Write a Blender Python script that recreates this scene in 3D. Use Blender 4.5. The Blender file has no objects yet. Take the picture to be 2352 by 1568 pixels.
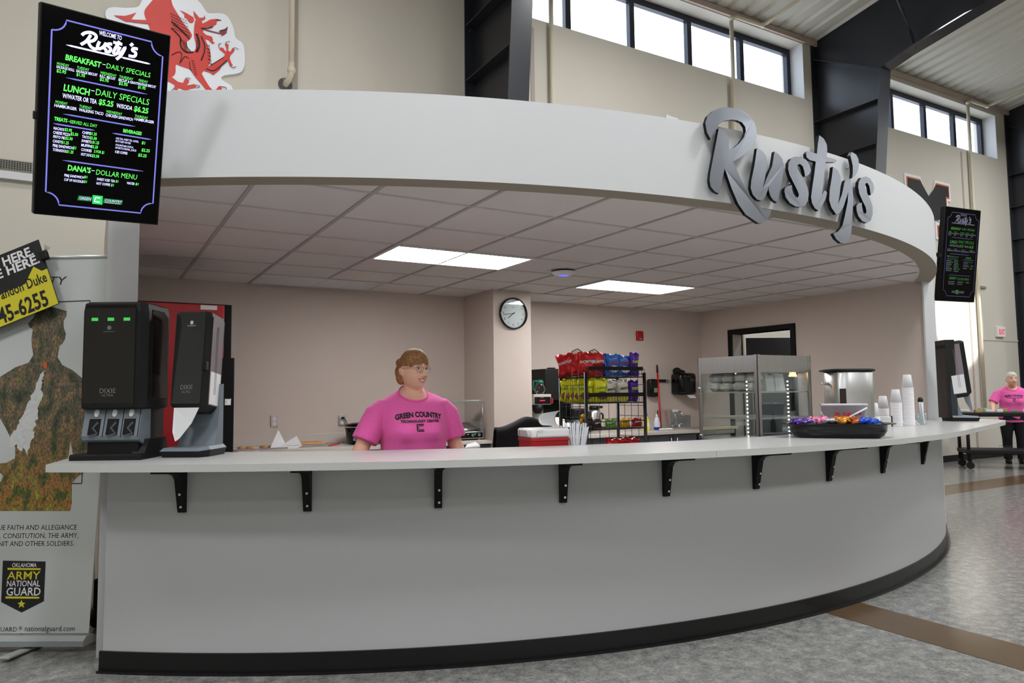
import bpy, bmesh, math, random
from mathutils import Vector, Matrix, noise
from math import sin, cos, pi, radians, sqrt, atan2, asin
random.seed(7)
S = bpy.context.scene
COL = S.collection
# ------------------------------------------------------------------ camera
CAMZ, FPX = 1.40, 1652.3
YAW, PITCH, ROLL = radians(30.321), radians(4.093), radians(0.653)
_f = Vector((sin(YAW)*cos(PITCH), cos(YAW)*cos(PITCH), sin(PITCH)))
_r = Vector((cos(YAW), -sin(YAW), 0)); _d = -_r.cross(_f)
_r, _d = cos(ROLL)*_r + sin(ROLL)*_d, -sin(ROLL)*_r + cos(ROLL)*_d
cam_data = bpy.data.cameras.new('camera'); cam = bpy.data.objects.new('camera', cam_data); COL.objects.link(cam)
cam_data.sensor_width = 36; cam_data.lens = FPX*36/2352; cam_data.clip_start = .05
cam.matrix_world = Matrix(((_r.x, -_d.x, -_f.x, 0), (_r.y, -_d.y, -_f.y, 0), (_r.z, -_d.z, -_f.z, CAMZ), (0, 0, 0, 1)))
cam_data.dof.use_dof = False
S.camera = cam
# ------------------------------------------------------------------ world, exposure, big lights
S.view_settings.view_transform = 'Standard'; S.view_settings.look = 'None'
S.view_settings.gamma = 1.0; S.view_settings.use_curve_mapping = False
S.view_settings.exposure = 0.0
W = bpy.data.worlds.new('world'); S.world = W; W.use_nodes = True
wn = W.node_tree.nodes; wl = W.node_tree.links; wn.clear()
_o = wn.new('ShaderNodeOutputWorld'); _b = wn.new('ShaderNodeBackground'); _g = wn.new('ShaderNodeValToRGB')
_tc = wn.new('ShaderNodeTexCoord'); _sx = wn.new('ShaderNodeSeparateXYZ')
_g.color_ramp.elements[0].position = .0; _g.color_ramp.elements[0].color = (.80, .84, .92, 1)
_g.color_ramp.elements[1].position = .6; _g.color_ramp.elements[1].color = (.72, .82, 1.0, 1)
wl.new(_tc.outputs['Generated'], _sx.inputs[0]); wl.new(_sx.outputs['Z'], _g.inputs[0])
wl.new(_g.outputs[0], _b.inputs['Color']); wl.new(_b.outputs[0], _o.inputs[0])
_b.inputs['Strength'].default_value = 4.2

def area(name, loc, size, power, color=(1, 1, 1), rot=(0, 0, 0), sy=None, spread=None):
    l = bpy.data.lights.new(name, 'AREA'); l.energy = power; l.color = color; l.size = size
    if sy: l.shape = 'RECTANGLE'; l.size_y = sy
    if spread: l.spread = spread
    o = bpy.data.objects.new(name, l); COL.objects.link(o); o.location = loc; o.rotation_euler = rot
    return o
# high bay lamps in two rows; third row added to light the hall wall
for _x in (-4.5, .5, 5.5, 10.5, 15.5, 20.5):
    for _y, _p in ((-4.5, 125), (1.0, 190), (5.2, 94)):
        area('high_bay_lamp', (_x, _y, 6.7), .9, _p*(.55 if _x < 1 and _y > 5 else 1), (.975, .985, 1.0))
# added narrow spot stands in for the sunlit wall patch beside the exit sign
_l = bpy.data.lights.new('sun_patch_spot', 'SPOT'); _l.energy = 11000; _l.spot_size = radians(8.5); _l.spot_blend = .25; _l.shadow_soft_size = .05
_s = bpy.data.objects.new('sun_patch_spot', _l); COL.objects.link(_s); _s.location = (13.2, -3.5, 6.8)
_s.rotation_euler = (Vector((14.75, 7.75, 2.7))-_s.location).to_track_quat('-Z', 'Y').to_euler()
# soft fill light added behind the camera to brighten the counter side
area('front_fill', (2, -9.6, 2.6), 9, 45, (.93, .97, 1.0), (radians(90), 0, 0), 4.4)

# ------------------------------------------------------------------ unprojection helpers (photo pixel -> place)
CAMP = Vector((0, 0, CAMZ))
def ray(px, py): return _r*((px-1176)/FPX) + _d*((py-784)/FPX) + _f
def aty(px, py, y): v = ray(px, py); return CAMP + v*(y/v.y)
def atx(px, py, x): v = ray(px, py); return CAMP + v*(x/v.x)
def atz(px, py, z): v = ray(px, py); return CAMP + v*((z-CAMZ)/v.z)
def atcyl(px, py, c, r):
    v = ray(px, py); a = v.x*v.x+v.y*v.y; b = -(v.x*c[0]+v.y*c[1]); k = c[0]**2+c[1]**2-r*r
    t = (-b - sqrt(max(b*b-a*k, 0)))/a
    return CAMP + v*t
def atpl(px, py, p0, n):
    v = ray(px, py); return CAMP + v*((Vector(p0)-CAMP).dot(n)/v.dot(n))
# ------------------------------------------------------------------ materials
def lin(c): return tuple(((x/255)/12.92 if x/255 <= .04045 else ((x/255+.055)/1.055)**2.4) for x in c)
_mats = {}
def mat(name, rgb, rough=.5, metal=0.0, var=.06, vscale=8.0, bump=0.0, bscale=60.0, emit=0.0, spec=.5, stretch=None, coat=0.0, trans=0.0, alpha=1.0, sheen=0.0):
    if name in _mats: return _mats[name]
    m = bpy.data.materials.new(name); m.use_nodes = True; nt = m.node_tree; n = nt.nodes; L = nt.links
    b = n['Principled BSDF']; c = lin(rgb)
    tc = n.new('ShaderNodeTexCoord'); mp = n.new('ShaderNodeMapping'); L.new(tc.outputs['Object'], mp.inputs[0])
    if stretch: mp.inputs['Scale'].default_value = stretch
    nz = n.new('ShaderNodeTexNoise'); nz.inputs['Scale'].default_value = vscale; nz.inputs['Detail'].default_value = 3
    L.new(mp.outputs[0], nz.inputs['Vector'])
    mx = n.new('ShaderNodeMix'); mx.data_type = 'RGBA'
    mx.inputs[6].default_value = (*[x*(1-var) for x in c], 1); mx.inputs[7].default_value = (*[min(1, x*(1+var)) for x in c], 1)
    L.new(nz.outputs[0], mx.inputs[0]); L.new(mx.outputs[2], b.inputs['Base Color'])
    b.inputs['Roughness'].default_value = rough; b.inputs['Metallic'].default_value = metal
    b.inputs['Specular IOR Level'].default_value = spec; b.inputs['Coat Weight'].default_value = coat
    b.inputs['Transmission Weight'].default_value = trans; b.inputs['Alpha'].default_value = alpha
    if sheen: b.inputs['Sheen Weight'].default_value = sheen
    if emit:
        L.new(mx.outputs[2], b.inputs['Emission Color']); b.inputs['Emission Strength'].default_value = emit
    if bump:
        n2 = n.new('ShaderNodeTexNoise'); n2.inputs['Scale'].default_value = bscale; n2.inputs['Detail'].default_value = 2
        L.new(mp.outputs[0], n2.inputs['Vector'])
        bp = n.new('ShaderNodeBump'); bp.inputs['Strength'].default_value = bump; bp.inputs['Distance'].default_value = .004
        L.new(n2.outputs[0], bp.inputs['Height']); L.new(bp.outputs[0], b.inputs['Normal'])
    _mats[name] = m; return m
def glass(name, tint=(1, 1, 1), gl=.12, rough=.02):
    if name in _mats: return _mats[name]
    m = bpy.data.materials.new(name); m.use_nodes = True; nt = m.node_tree; n = nt.nodes; L = nt.links; n.clear()
    o = n.new('ShaderNodeOutputMaterial'); t = n.new('ShaderNodeBsdfTransparent'); g = n.new('ShaderNodeBsdfGlossy'); x = n.new('ShaderNodeMixShader')
    lw = n.new('ShaderNodeLayerWeight'); lw.inputs[0].default_value = .25
    ma = n.new('ShaderNodeMath'); ma.operation = 'MULTIPLY_ADD'; ma.inputs[1].default_value = .35; ma.inputs[2].default_value = gl
    L.new(lw.outputs['Fresnel'], ma.inputs[0]); L.new(ma.outputs[0], x.inputs[0])
    t.inputs[0].default_value = (*tint, 1); g.inputs['Roughness'].default_value = rough; g.inputs[0].default_value = (.9, .95, 1, 1)
    L.new(t.outputs[0], x.inputs[1]); L.new(g.outputs[0], x.inputs[2]); L.new(x.outputs[0], o.inputs[0])
    _mats[name] = m; return m
# ------------------------------------------------------------------ mesh builder
class MB:
    def __init__(s): s.b = bmesh.new(); s.M = Matrix()
    def at(s, M): s.M = M; return s
    def v(s, p): return s.b.verts.new(s.M @ Vector(p))
    def face(s, vs, smooth=False):
        try: f = s.b.faces.new(vs); f.smooth = smooth; return f
        except ValueError: return None
    def box(s, c, d, bev=0.0, seg=2, rot=None):
        x, y, z = [k/2 for k in d]; T = Matrix.Translation(c)
        if rot is not None: T = T @ rot
        vs = [s.b.verts.new(s.M @ T @ Vector(p)) for p in ((-x,-y,-z),(x,-y,-z),(x,y,-z),(-x,y,-z),(-x,-y,z),(x,-y,z),(x,y,z),(-x,y,z))]
        fs = [s.face([vs[i] for i in q]) for q in ((0,3,2,1),(4,5,6,7),(0,1,5,4),(1,2,6,5),(2,3,7,6),(3,0,4,7))]
        if bev: 
            es = list({e for f in fs for e in f.edges})
            r = bmesh.ops.bevel(s.b, geom=es, offset=bev, segments=seg, profile=.5, affect='EDGES')
            for f in r['faces']: f.smooth = True
        return s
    def bb(s, p, q, bev=0.0, seg=2):
        return s.box([(a+b)/2 for a, b in zip(p, q)], [abs(a-b) for a, b in zip(p, q)], bev, seg)
    def rings(s, rings, cap=True, smooth=True, closed=False):
        R = [[s.v(p) for p in r] for r in rings]; n = len(R[0])
        pairs = list(zip(R, R[1:])) + ([(R[-1], R[0])] if closed else [])
        for a, b in pairs:
            for i in range(n): s.face([a[i], a[(i+1) % n], b[(i+1) % n], b[i]], smooth)
        if cap and not closed: s.face(R[0][::-1]); s.face(R[-1])
        return s
    def cyl(s, p0, p1, r0, r1=None, n=20, cap=True):
        p0, p1 = Vector(p0), Vector(p1); r1 = r0 if r1 is None else r1
        d = (p1-p0).normalized(); a = d.orthogonal().normalized(); b = d.cross(a)
        return s.rings([[p+(a*cos(t)+b*sin(t))*r for t in [2*pi*i/n for i in range(n)]] for p, r in ((p0, r0), (p1, r1))], cap)
    def tube(s, pts, r, n=10, cap=True, closed=False):
        pts = [Vector(p) for p in pts]; rr = r if isinstance(r, (list, tuple)) else [r]*len(pts); out = []; a = None
        for i, p in enumerate(pts):
            if closed: d = (pts[(i+1) % len(pts)]-pts[i-1]).normalized()
            else: d = (pts[min(i+1, len(pts)-1)]-pts[max(i-1, 0)]).normalized()
            if a is None: a = d.orthogonal().normalized()
            a = (a-d*a.dot(d)); a = a.normalized() if a.length > 1e-6 else d.orthogonal().normalized()
            b = d.cross(a); out.append([p+(a*cos(t)+b*sin(t))*rr[i] for t in [2*pi*k/n for k in range(n)]])
        return s.rings(out, cap, True, closed)
    def lathe(s, prof, n=32, c=(0, 0, 0), sx=1, sy=1, cap=True):
        return s.rings([[(c[0]+r*cos(t)*sx, c[1]+r*sin(t)*sy, c[2]+z) for t in [2*pi*i/n for i in range(n)]] for r, z in prof], cap)
    def prism(s, lo, hi, smooth=False):
        a = [s.v(p) for p in lo]; b = [s.v(p) for p in hi]; n = len(a)
        s.face(a[::-1]); s.face(b)
        for i in range(n): s.face([a[i], a[(i+1) % n], b[(i+1) % n], b[i]], smooth)
        return s
    def ball(s, c, r, n=16, m=10):
        r = (r, r, r) if not isinstance(r, (list, tuple)) else r
        R = [[(c[0]+r[0]*sin(pi*j/m)*cos(2*pi*i/n), c[1]+r[1]*sin(pi*j/m)*sin(2*pi*i/n), c[2]+r[2]*cos(pi*j/m)) for i in range(n)] for j in range(1, m)]
        vs = [[s.v(p) for p in q] for q in R]; t = s.v((c[0], c[1], c[2]+r[2])); u = s.v((c[0], c[1], c[2]-r[2]))
        for i in range(n):
            k = (i+1) % n
            s.face([t, vs[0][i], vs[0][k]], True); s.face([u, vs[-1][k], vs[-1][i]], True)
            for a, b in zip(vs, vs[1:]): s.face([a[i], b[i], b[k], a[k]], True)
        return s
    def grid(s, fn, nu, nv, smooth=True):
        g = [[s.v(fn(i/nu, j/nv)) for j in range(nv+1)] for i in range(nu+1)]
        for i in range(nu):
            for j in range(nv): s.face([g[i][j], g[i+1][j], g[i+1][j+1], g[i][j+1]], smooth)
        return s
    def quad(s, *p): s.face([s.v(q) for q in p]); return s
    def out(s, name, m, parent=None, loc=None, rotz=0, norm=True, rot=None):
        if norm: bmesh.ops.recalc_face_normals(s.b, faces=s.b.faces[:])
        me = bpy.data.meshes.new(name); s.b.to_mesh(me); s.b.free()
        me.materials.append(m); o = bpy.data.objects.new(name, me); COL.objects.link(o)
        if parent: o.parent = parent
        if loc is not None: o.location = loc
        o.rotation_euler = (0, 0, rotz) if rot is None else rot
        return o
def tag(o, label, cat, group=None, kind=None):
    o['label'] = label; o['category'] = cat
    if group: o['group'] = group
    if kind: o['kind'] = kind
    return o
def thing(name, label, cat, loc=(0, 0, 0), rotz=0, group=None, kind=None, mw=None):
    o = bpy.data.objects.new(name, None); COL.objects.link(o); o.empty_display_size = .1
    if mw is not None: o.matrix_world = mw
    else: o.location = loc; o.rotation_euler = (0, 0, rotz)
    return tag(o, label, cat, group, kind)
def struct(o, label=None):
    o['kind'] = 'structure'
    if label: o['label'] = label; o['category'] = o.name.split('_')[0]
    return o
def dup(root, loc=None, rotz=None, label=None, group=None, mw=None):
    r = root.copy(); COL.objects.link(r)
    if mw is not None: r.matrix_world = mw
    if loc is not None: r.location = loc
    if rotz is not None: r.rotation_euler = (0, 0, rotz)
    if label: r['label'] = label
    if group: r['group'] = group
    for ch in list(root.children):
        c = ch.copy(); COL.objects.link(c); c.parent = r
        for g in list(ch.children):
            q = g.copy(); COL.objects.link(q); q.parent = c
    return r
def basis(o, right, up):
    """4x4 with columns right, into-the-surface (right x up reversed), up, origin o: local x right, z up, -y faces the viewer"""
    x = Vector(right).normalized(); z = Vector(up); z = (z-x*z.dot(x)).normalized(); y = z.cross(x)
    return Matrix(((x.x, y.x, z.x, o[0]), (x.y, y.y, z.y, o[1]), (x.z, y.z, z.z, o[2]), (0, 0, 0, 1)))
# ------------------------------------------------------------------ lettering: flat glyph meshes in the local x-z plane, facing -y
def glyphs(mb, txt, x, z, size, align='LEFT', sx=1.0, shear=0.0, bold=0.0, y=0.0, rot=0.0, fn=None, thick=0.0, spacing=1.0, res=2):
    cu = bpy.data.curves.new('t', 'FONT'); cu.body = txt; cu.size = size; cu.align_x = align; cu.shear = shear
    cu.offset = bold; cu.resolution_u = res; cu.space_character = spacing; cu.extrude = thick
    o = bpy.data.objects.new('t', cu); COL.objects.link(o); bpy.context.view_layer.update()
    me = o.evaluated_get(bpy.context.evaluated_depsgraph_get()).to_mesh()
    vs = []
    for v in me.vertices:
        px, pz = v.co.x*sx, v.co.y
        px, pz = px*cos(rot)-pz*sin(rot), px*sin(rot)+pz*cos(rot)
        q = (x+px, y-v.co.z, z+pz)
        vs.append(mb.v(fn(q) if fn else q))
    for p in me.polygons: mb.face([vs[i] for i in p.vertices])
    o.to_mesh_clear() if hasattr(o, 'to_mesh_clear') else None
    COL.objects.unlink(o); bpy.data.objects.remove(o); bpy.data.curves.remove(cu)
    return mb
def smooth_poly(pts, n=4, closed=True):
    """Catmull-Rom through 2-D/3-D points"""
    P = [Vector(p) for p in pts]; out = []; N = len(P)
    for i in range(N if closed else N-1):
        a, b, c, d = (P[(i-1) % N], P[i], P[(i+1) % N], P[(i+2) % N]) if closed else (P[max(i-1, 0)], P[i], P[i+1], P[min(i+2, N-1)])
        for k in range(n):
            t = k/n; out.append(.5*((2*b)+(c-a)*t+(2*a-5*b+4*c-d)*t*t+(3*b-a-3*c+d)*t**3))
    if not closed: out.append(P[-1])
    return out
def plate(mb, pts, fn, depth):
    """outline in pixels or local units mapped by fn(p, offset): front face at 0 and back face at depth"""
    return mb.prism([fn(p, 0.0) for p in pts], [fn(p, depth) for p in pts])
# ------------------------------------------------------------------ palette
M_HALL = mat('hall_wall_paint', (198, 193, 181), .75, var=.025, vscale=1.5, bump=.05, bscale=150)
M_KIT = mat('kitchen_wall_paint', (200, 186, 177), .7, var=.02, vscale=2, bump=.05, bscale=150)
M_WHITE = mat('white_paint', (206, 207, 209), .6, var=.015, vscale=2, bump=.03, bscale=120)
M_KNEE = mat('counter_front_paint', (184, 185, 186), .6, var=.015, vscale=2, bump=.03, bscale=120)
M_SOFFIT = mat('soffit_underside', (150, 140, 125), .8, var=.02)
M_BLACK = mat('black_steel', (7, 7, 8), .5, var=.1, spec=.25)
M_BLACKG = mat('black_gloss_plastic', (7, 7, 8), .12, var=.1, spec=.4)
M_BLACKM = mat('black_matt_plastic', (8, 8, 9), .55, var=.12, spec=.35, bump=.05)
M_STEEL = mat('brushed_steel', (200, 200, 199), .34, 1.0, var=.06, vscale=30, stretch=(1, 1, .05))
M_CHROME = mat('chrome', (215, 216, 220), .1, 1.0, var=.02)
M_FRAME = mat('frame_steel_paint', (34, 36, 42), .3, var=.08, vscale=4)
M_PLWHITE = mat('white_plastic', (226, 226, 228), .35, var=.02)
M_LAM = mat('counter_laminate', (196, 197, 195), .24, var=.05, vscale=220, spec=.5)
M_KLAM = mat('kitchen_laminate', (196, 188, 180), .3, var=.04, vscale=160)
M_CAB = mat('grey_cabinet', (82, 84, 96), .45, var=.05)
M_GREY = mat('grey_plastic', (112, 122, 130), .4, var=.04)
M_RED = mat('red_plastic', (180, 14, 26), .35, var=.05)
M_PAPER = mat('white_paper', (222, 222, 224), .8, var=.03)
M_PINK = mat('pink_cotton', (240, 100, 178), .9, var=.09, vscale=90, bump=.25, bscale=400, sheen=.2)
M_SKIN = mat('skin', (228, 176, 152), .48, var=.06, vscale=22)
M_INK = mat('black_ink', (18, 15, 20), .7, var=.05)
M_GREEN = mat('screen_green', (90, 235, 90), .5, var=.05, emit=1.0)
M_LILAC = mat('screen_lilac', (205, 205, 255), .5, var=.05, emit=1.05)
M_LINE = mat('screen_blue_line', (112, 112, 205), .5, var=.05, emit=.75)
M_SCREEN = mat('screen_black', (2, 2, 3), .12, var=.1, spec=.12)
M_WINGLASS = glass('window_glass', (.97, .99, 1), .02)
M_CLEAR = glass('clear_glass', (.95, .975, .97), .015)
# ================================================================== SETTING
CK, RK = (3.87, 9.16), 6.12            # centre and radius of the curved counter wall
CF, RF = (3.70, 9.13), 6.215           # centre and radius of the curved fascia
ZC, ZCT = 2.51, 1.08                   # kitchen ceiling, counter top
YB, XR, YH = 7.38, 7.40, 7.75          # kitchen back wall, kitchen right wall, hall wall
def arc(c, r, a0, a1, n): return [(c[0]+r*sin(a), c[1]-r*cos(a)) for a in [a0+(a1-a0)*i/n for i in range(n+1)]]
def sheet(name, poly, z0, z1, m): return MB().prism([(x, y, z0) for x, y in poly], [(x, y, z1) for x, y in poly]).out(name, m)

# ---- floor
def floor_mat():
    m = bpy.data.materials.new('mottled_grey_vinyl'); m.use_nodes = True; n = m.node_tree.nodes; L = m.node_tree.links; b = n['Principled BSDF']
    tc = n.new('ShaderNodeTexCoord'); a = n.new('ShaderNodeTexNoise'); a.inputs['Scale'].default_value = 14; a.inputs['Detail'].default_value = 8; a.inputs['Roughness'].default_value = .65
    v = n.new('ShaderNodeTexNoise'); v.inputs['Scale'].default_value = 60; v.inputs['Detail'].default_value = 4
    r = n.new('ShaderNodeValToRGB'); e = r.color_ramp.elements
    e[0].position = .34; e[0].color = (*lin((84, 86, 85)), 1); e[1].position = .68; e[1].color = (*lin((160, 158, 150)), 1)
    k = e.new(.5); k.color = (*lin((120, 120, 117)), 1)
    mx = n.new('ShaderNodeMix'); mx.data_type = 'RGBA'; mx.inputs[0].default_value = .3
    r2 = n.new('ShaderNodeValToRGB'); r2.color_ramp.elements[0].position = .35; r2.color_ramp.elements[0].color = (*lin((92, 88, 82)), 1); r2.color_ramp.elements[1].position = .65; r2.color_ramp.elements[1].color = (*lin((164, 166, 166)), 1)
    for t in (a, v): L.new(tc.outputs['Object'], t.inputs['Vector'])
    L.new(a.outputs[0], r.inputs[0]); L.new(v.outputs[0], r2.inputs[0]); L.new(r.outputs[0], mx.inputs[6]); L.new(r2.outputs[0], mx.inputs[7]); L.new(mx.outputs[2], b.inputs['Base Color'])
    b.inputs['Roughness'].default_value = .2
    bp = n.new('ShaderNodeBump'); bp.inputs['Strength'].default_value = .12; bp.inputs['Distance'].default_value = .01
    w = n.new('ShaderNodeTexNoise'); w.inputs['Scale'].default_value = 5; L.new(tc.outputs['Object'], w.inputs['Vector']); L.new(w.outputs[0], bp.inputs['Height']); L.new(bp.outputs[0], b.inputs['Normal'])
    return m
struct(MB().bb((-10, -10, -.1), (26, 8.2, 0)).out('floor', floor_mat()), 'mottled grey vinyl floor')
M_PLANK = mat('brown_plank_vinyl', (84, 64, 40), .22, var=.35, vscale=9, stretch=(1, .12, 1))
M_PLANK2 = mat('brown_plank_vinyl_across', (92, 72, 48), .22, var=.35, vscale=9, stretch=(.12, 1, 1))
struct(MB().bb((4.02, -10, 0), (4.40, 3.06, .002)).out('trim_1', M_PLANK), 'brown wood-look floor strip running towards the counter')
struct(MB().bb((8.6, 5.40, 0), (26, 5.92, .002)).out('trim_2', M_PLANK2), 'brown wood-look floor strip across the hall beyond the counter')
# ---- hall shell
wb = MB()
ZW = 7.40
OPEN = [(4.7, 10.36, 6.33, 7.30), (11.2, 16.62, 6.27, 7.22)]
x = -10
for a, b, z0, z1 in OPEN:
    wb.bb((x, YH, 0), (a, YH+.45, ZW)); wb.bb((a, YH, 0), (b, YH+.45, z0)); wb.bb((a, YH, z1), (b, YH+.45, ZW)); x = b
wb.bb((x, YH, 0), (26, YH+.45, ZW))
struct(wb.out('wall_back', M_HALL), 'beige hall wall behind the kitchen')
struct(MB().bb((-10.2, -10, 0), (-10, 8.2, 10.5)).out('wall_left', M_HALL), 'beige hall end wall')
struct(MB().bb((26, -10, 0), (26.2, 8.2, 10.5)).out('wall_right', M_HALL), 'beige hall end wall far off')
struct(MB().bb((-10, -10.2, 0), (26, -10, 10.5)).out('wall_front', M_HALL), 'beige hall wall behind the viewer')
struct(MB().bb((7.6, YH-.02, 0), (26, YH, .12)).out('baseboard_back', M_BLACKM), 'black baseboard along the hall wall')
ROOF = lambda y: 7.42+.15*(YH-y)
rf = MB(); prof = []
xx = -10.0
while xx < 26:
    prof += [(xx, 0), (xx+.17, 0), (xx+.20, .045), (xx+.27, .045), ]; xx += .30
    prof.append((xx, 0))
pp = [prof[0]]+[p for q, p in zip(prof, prof[1:]) if p != q]
r0 = [rf.v((px, YH+.45, ROOF(YH+.45)+pz)) for px, pz in pp]; r1 = [rf.v((px, -10.2, ROOF(-10.2)+pz)) for px, pz in pp]
for i in range(len(pp)-1): rf.face([r0[i], r0[i+1], r1[i+1], r1[i]])
struct(rf.out('ceiling_hall', mat('roof_deck_paint', (205, 202, 190), .55, var=.06, vscale=2)), 'ribbed metal roof deck of the hall')
struct(MB().bb((-10, YH-.05, 7.31), (26, YH, 7.40)).out('trim_3', mat('eave_trim', (176, 158, 144), .6)), 'pale eave trim along the top of the hall wall')
# ---- windows in the hall wall
def window(i, x0, x1, z0, z1, mulls):
    w = thing('window_%d' % i, 'band of clerestory windows %s' % ('above the kitchen' if i == 1 else 'above the distant part of the hall'), 'window', (0, 0, 0)); w['kind'] = 'structure'
    y0, y1 = YH+.26, YH+.34; f = MB()
    f.bb((x0, y0, z0), (x1, y1, z0+.05)); f.bb((x0, y0, z1-.10), (x1, y1, z1))
    for mx in mulls: f.bb((mx-.045, y0, z0+.05), (mx+.045, y1, z1-.1))
    f.out('window_frame', mat('window_frame_black', (22, 26, 44), .4), w)
    ed = [x0]+mulls+[x1]
    for a, b in zip(ed, ed[1:]):
        if b-a > .15: MB().bb((a, y0+.03, z0+.03), (b, y0+.036, z1-.08)).out('pane', M_WINGLASS, w)
window(1, 4.7, 10.36, 6.33, 7.30, [5.66, 6.82, 7.98, 9.15, 10.31])
window(2, 11.2, 16.62, 6.27, 7.22, [12.2, 13.3, 14.42, 15.5, 16.57])
struct(MB().bb((10.352, YH, 6.33), (10.36, YH+.26, 7.30)).bb((16.612, YH, 6.27), (16.62, YH+.26, 7.22)).out('trim_4', M_WHITE), 'white window reveals')
# narrow darker vertical strips on the hall wall
for i, jx in enumerate((1.80, 4.86, 8.50, 15.15)):
    struct(MB().bb((jx, YH-.006, 0), (jx+.06, YH, 7.3 if jx < 4 else 6.2)).out('trim_%d' % (5+i), mat('darker_strip', (166, 156, 146), .7)), 'narrow vertical darker strip on the hall wall')
# ---- kitchen shell
aL, aR = asin((.087-CK[0])/RK), asin((7.60-CK[0])/RK)
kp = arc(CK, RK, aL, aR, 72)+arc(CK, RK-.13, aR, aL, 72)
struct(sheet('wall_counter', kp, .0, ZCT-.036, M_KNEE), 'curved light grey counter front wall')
bp_ = arc(CK, RK+.012, aL-.002, aR, 72)+arc(CK, RK, aR, aL-.002, 72)
bz = MB().prism([(x, y, .012) for x, y in bp_], [(x, y, .105) for x, y in bp_])
tp = arc(CK, RK+.03, aL-.002, aR, 72)+arc(CK, RK, aR, aL-.002, 72)
bz.prism([(x, y, 0) for x, y in tp], [(x, y, .012) for x, y in tp])
struct(bz.out('baseboard_counter', mat('black_vinyl_base', (12, 12, 14), .35)), 'black curved vinyl base of the counter')
fL, fR = asin((.09-CF[0])/RF), asin((7.56-CF[0])/RF)
fp = arc(CF, RF, fL, fR, 90)+arc(CF, RF-.14, fR, fL, 90)
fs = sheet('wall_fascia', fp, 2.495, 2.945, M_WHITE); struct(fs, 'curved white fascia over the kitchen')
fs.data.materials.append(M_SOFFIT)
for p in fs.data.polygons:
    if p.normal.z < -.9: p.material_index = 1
# ceiling: tiles (procedural) and tee grid
M_TILE = mat('ceiling_tile', (218, 210, 207), .9, var=.05, vscale=300, bump=.5, bscale=260)
inner = arc(CF, RF-.141, asin((.2-CF[0])/(RF-.14)), asin((XR-CF[0])/(RF-.14)), 60)
struct(sheet('ceiling_kitchen', inner+[(XR, YB), (.2, YB)], ZC, ZC+.03, M_TILE), 'suspended tile ceiling of the kitchen')
GX, GY, TS = .7033, 3.7466, .6096
FIX = [(GX+2*TS, GY+2*TS, True), (GX+1*TS, GY+4.9*TS, False), (GX+6*TS, GY+3*TS, True), (GX+5*TS, GY+4.9*TS, False)]
gr = MB(); gu = MB(); rin = RF-.145
ys = lambda x: CF[1]-sqrt(max(rin**2-(x-CF[0])**2, 0))
for k in range(-1, 12):
    x = GX+TS*k
    if .22 < x < XR-.02: gr.bb((x-.012, ys(x)+.02, ZC-.006), (x+.012, YB, ZC))
for j in range(-2, 7):
    y = GY+TS*j
    if y < YB-.02:
        h = sqrt(max(rin**2-(CF[1]-y)**2, 0)); x0, x1 = max(.21, CF[0]-h+.02), min(XR, CF[0]+h-.02)
        if x1 > x0: gu.bb((x0, y-.012, ZC-.005), (x1, y+.012, ZC))
struct(gr.out('trim_9', mat('ceiling_tee', (172, 166, 162), .7)), 'main runners of the ceiling grid')
struct(gu.out('trim_14', mat('ceiling_cross_tee', (196, 189, 186), .8)), 'cross tees of the ceiling grid')
struct(MB().bb((.2, YB, 0), (XR, YB+.1, ZC+.3)).out('wall_kitchen_back', M_KIT), 'taupe back wall of the kitchen')
struct(MB().bb((.068, 4.6, 0), (.212, YB, ZC+.3)).out('wall_kitchen_left', M_KIT), 'white end of the short kitchen wall')
DY0, DY1, DZ = 5.86, 6.80, 2.15        # door opening in the right wall
wr = MB(); wr.bb((XR, 4.22, 0), (XR+.16, DY0, ZC+.3)); wr.bb((XR, DY1, 0), (XR+.16, YB+.1, ZC+.3)); wr.bb((XR, DY0, DZ), (XR+.16, DY1, ZC+.3))
struct(wr.out('wall_kitchen_right', M_KIT), 'taupe right wall of the kitchen')
struct(MB().bb((XR-.03, 4.205, 0), (XR+.165, 4.222, 2.6)).out('trim_10', M_WHITE), 'white end of the kitchen wall')
struct(MB().bb((.06, 4.585, 0), (.216, 4.602, 2.6)).out('trim_11', M_WHITE), 'white end of the short kitchen wall')
struct(MB().bb((3.68, 6.68, 0), (4.15, YB+.05, ZC+.3)).out('wall_column', M_KIT), 'taupe boxed-in column in the kitchen')
# ---- door in the right wall
dr = thing('door_1', 'black door standing open in the kitchen right wall', 'door', (XR, DY0, 0)); dr['kind'] = 'structure'
f = MB(); 
f.bb((-.03, -.06, 0), (.19, 0, DZ+.06)); f.bb((-.03, DY1-DY0, 0), (.19, DY1-DY0+.06, DZ+.06)); f.bb((-.03, 0, DZ), (.19, DY1-DY0, DZ+.06))
f.out('door_frame', M_BLACK, dr)
lf = MB().at(Matrix.Translation((.20, .90, 0)) @ Matrix.Rotation(radians(62), 4, 'Z')).bb((-.045, -.88, .01), (0, 0, DZ-.05), .004)
lf.out('door_leaf', mat('door_leaf_veneer', (16, 16, 20), .4, var=.4, vscale=40, stretch=(1, 1, .04)), dr)
MB().cyl((.19, .905, 1.75), (.19, .905, 1.87), .012).bb((.17, .9, 1.75), (.20, .94, 1.87)).out('hinge', M_STEEL, dr)
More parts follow.
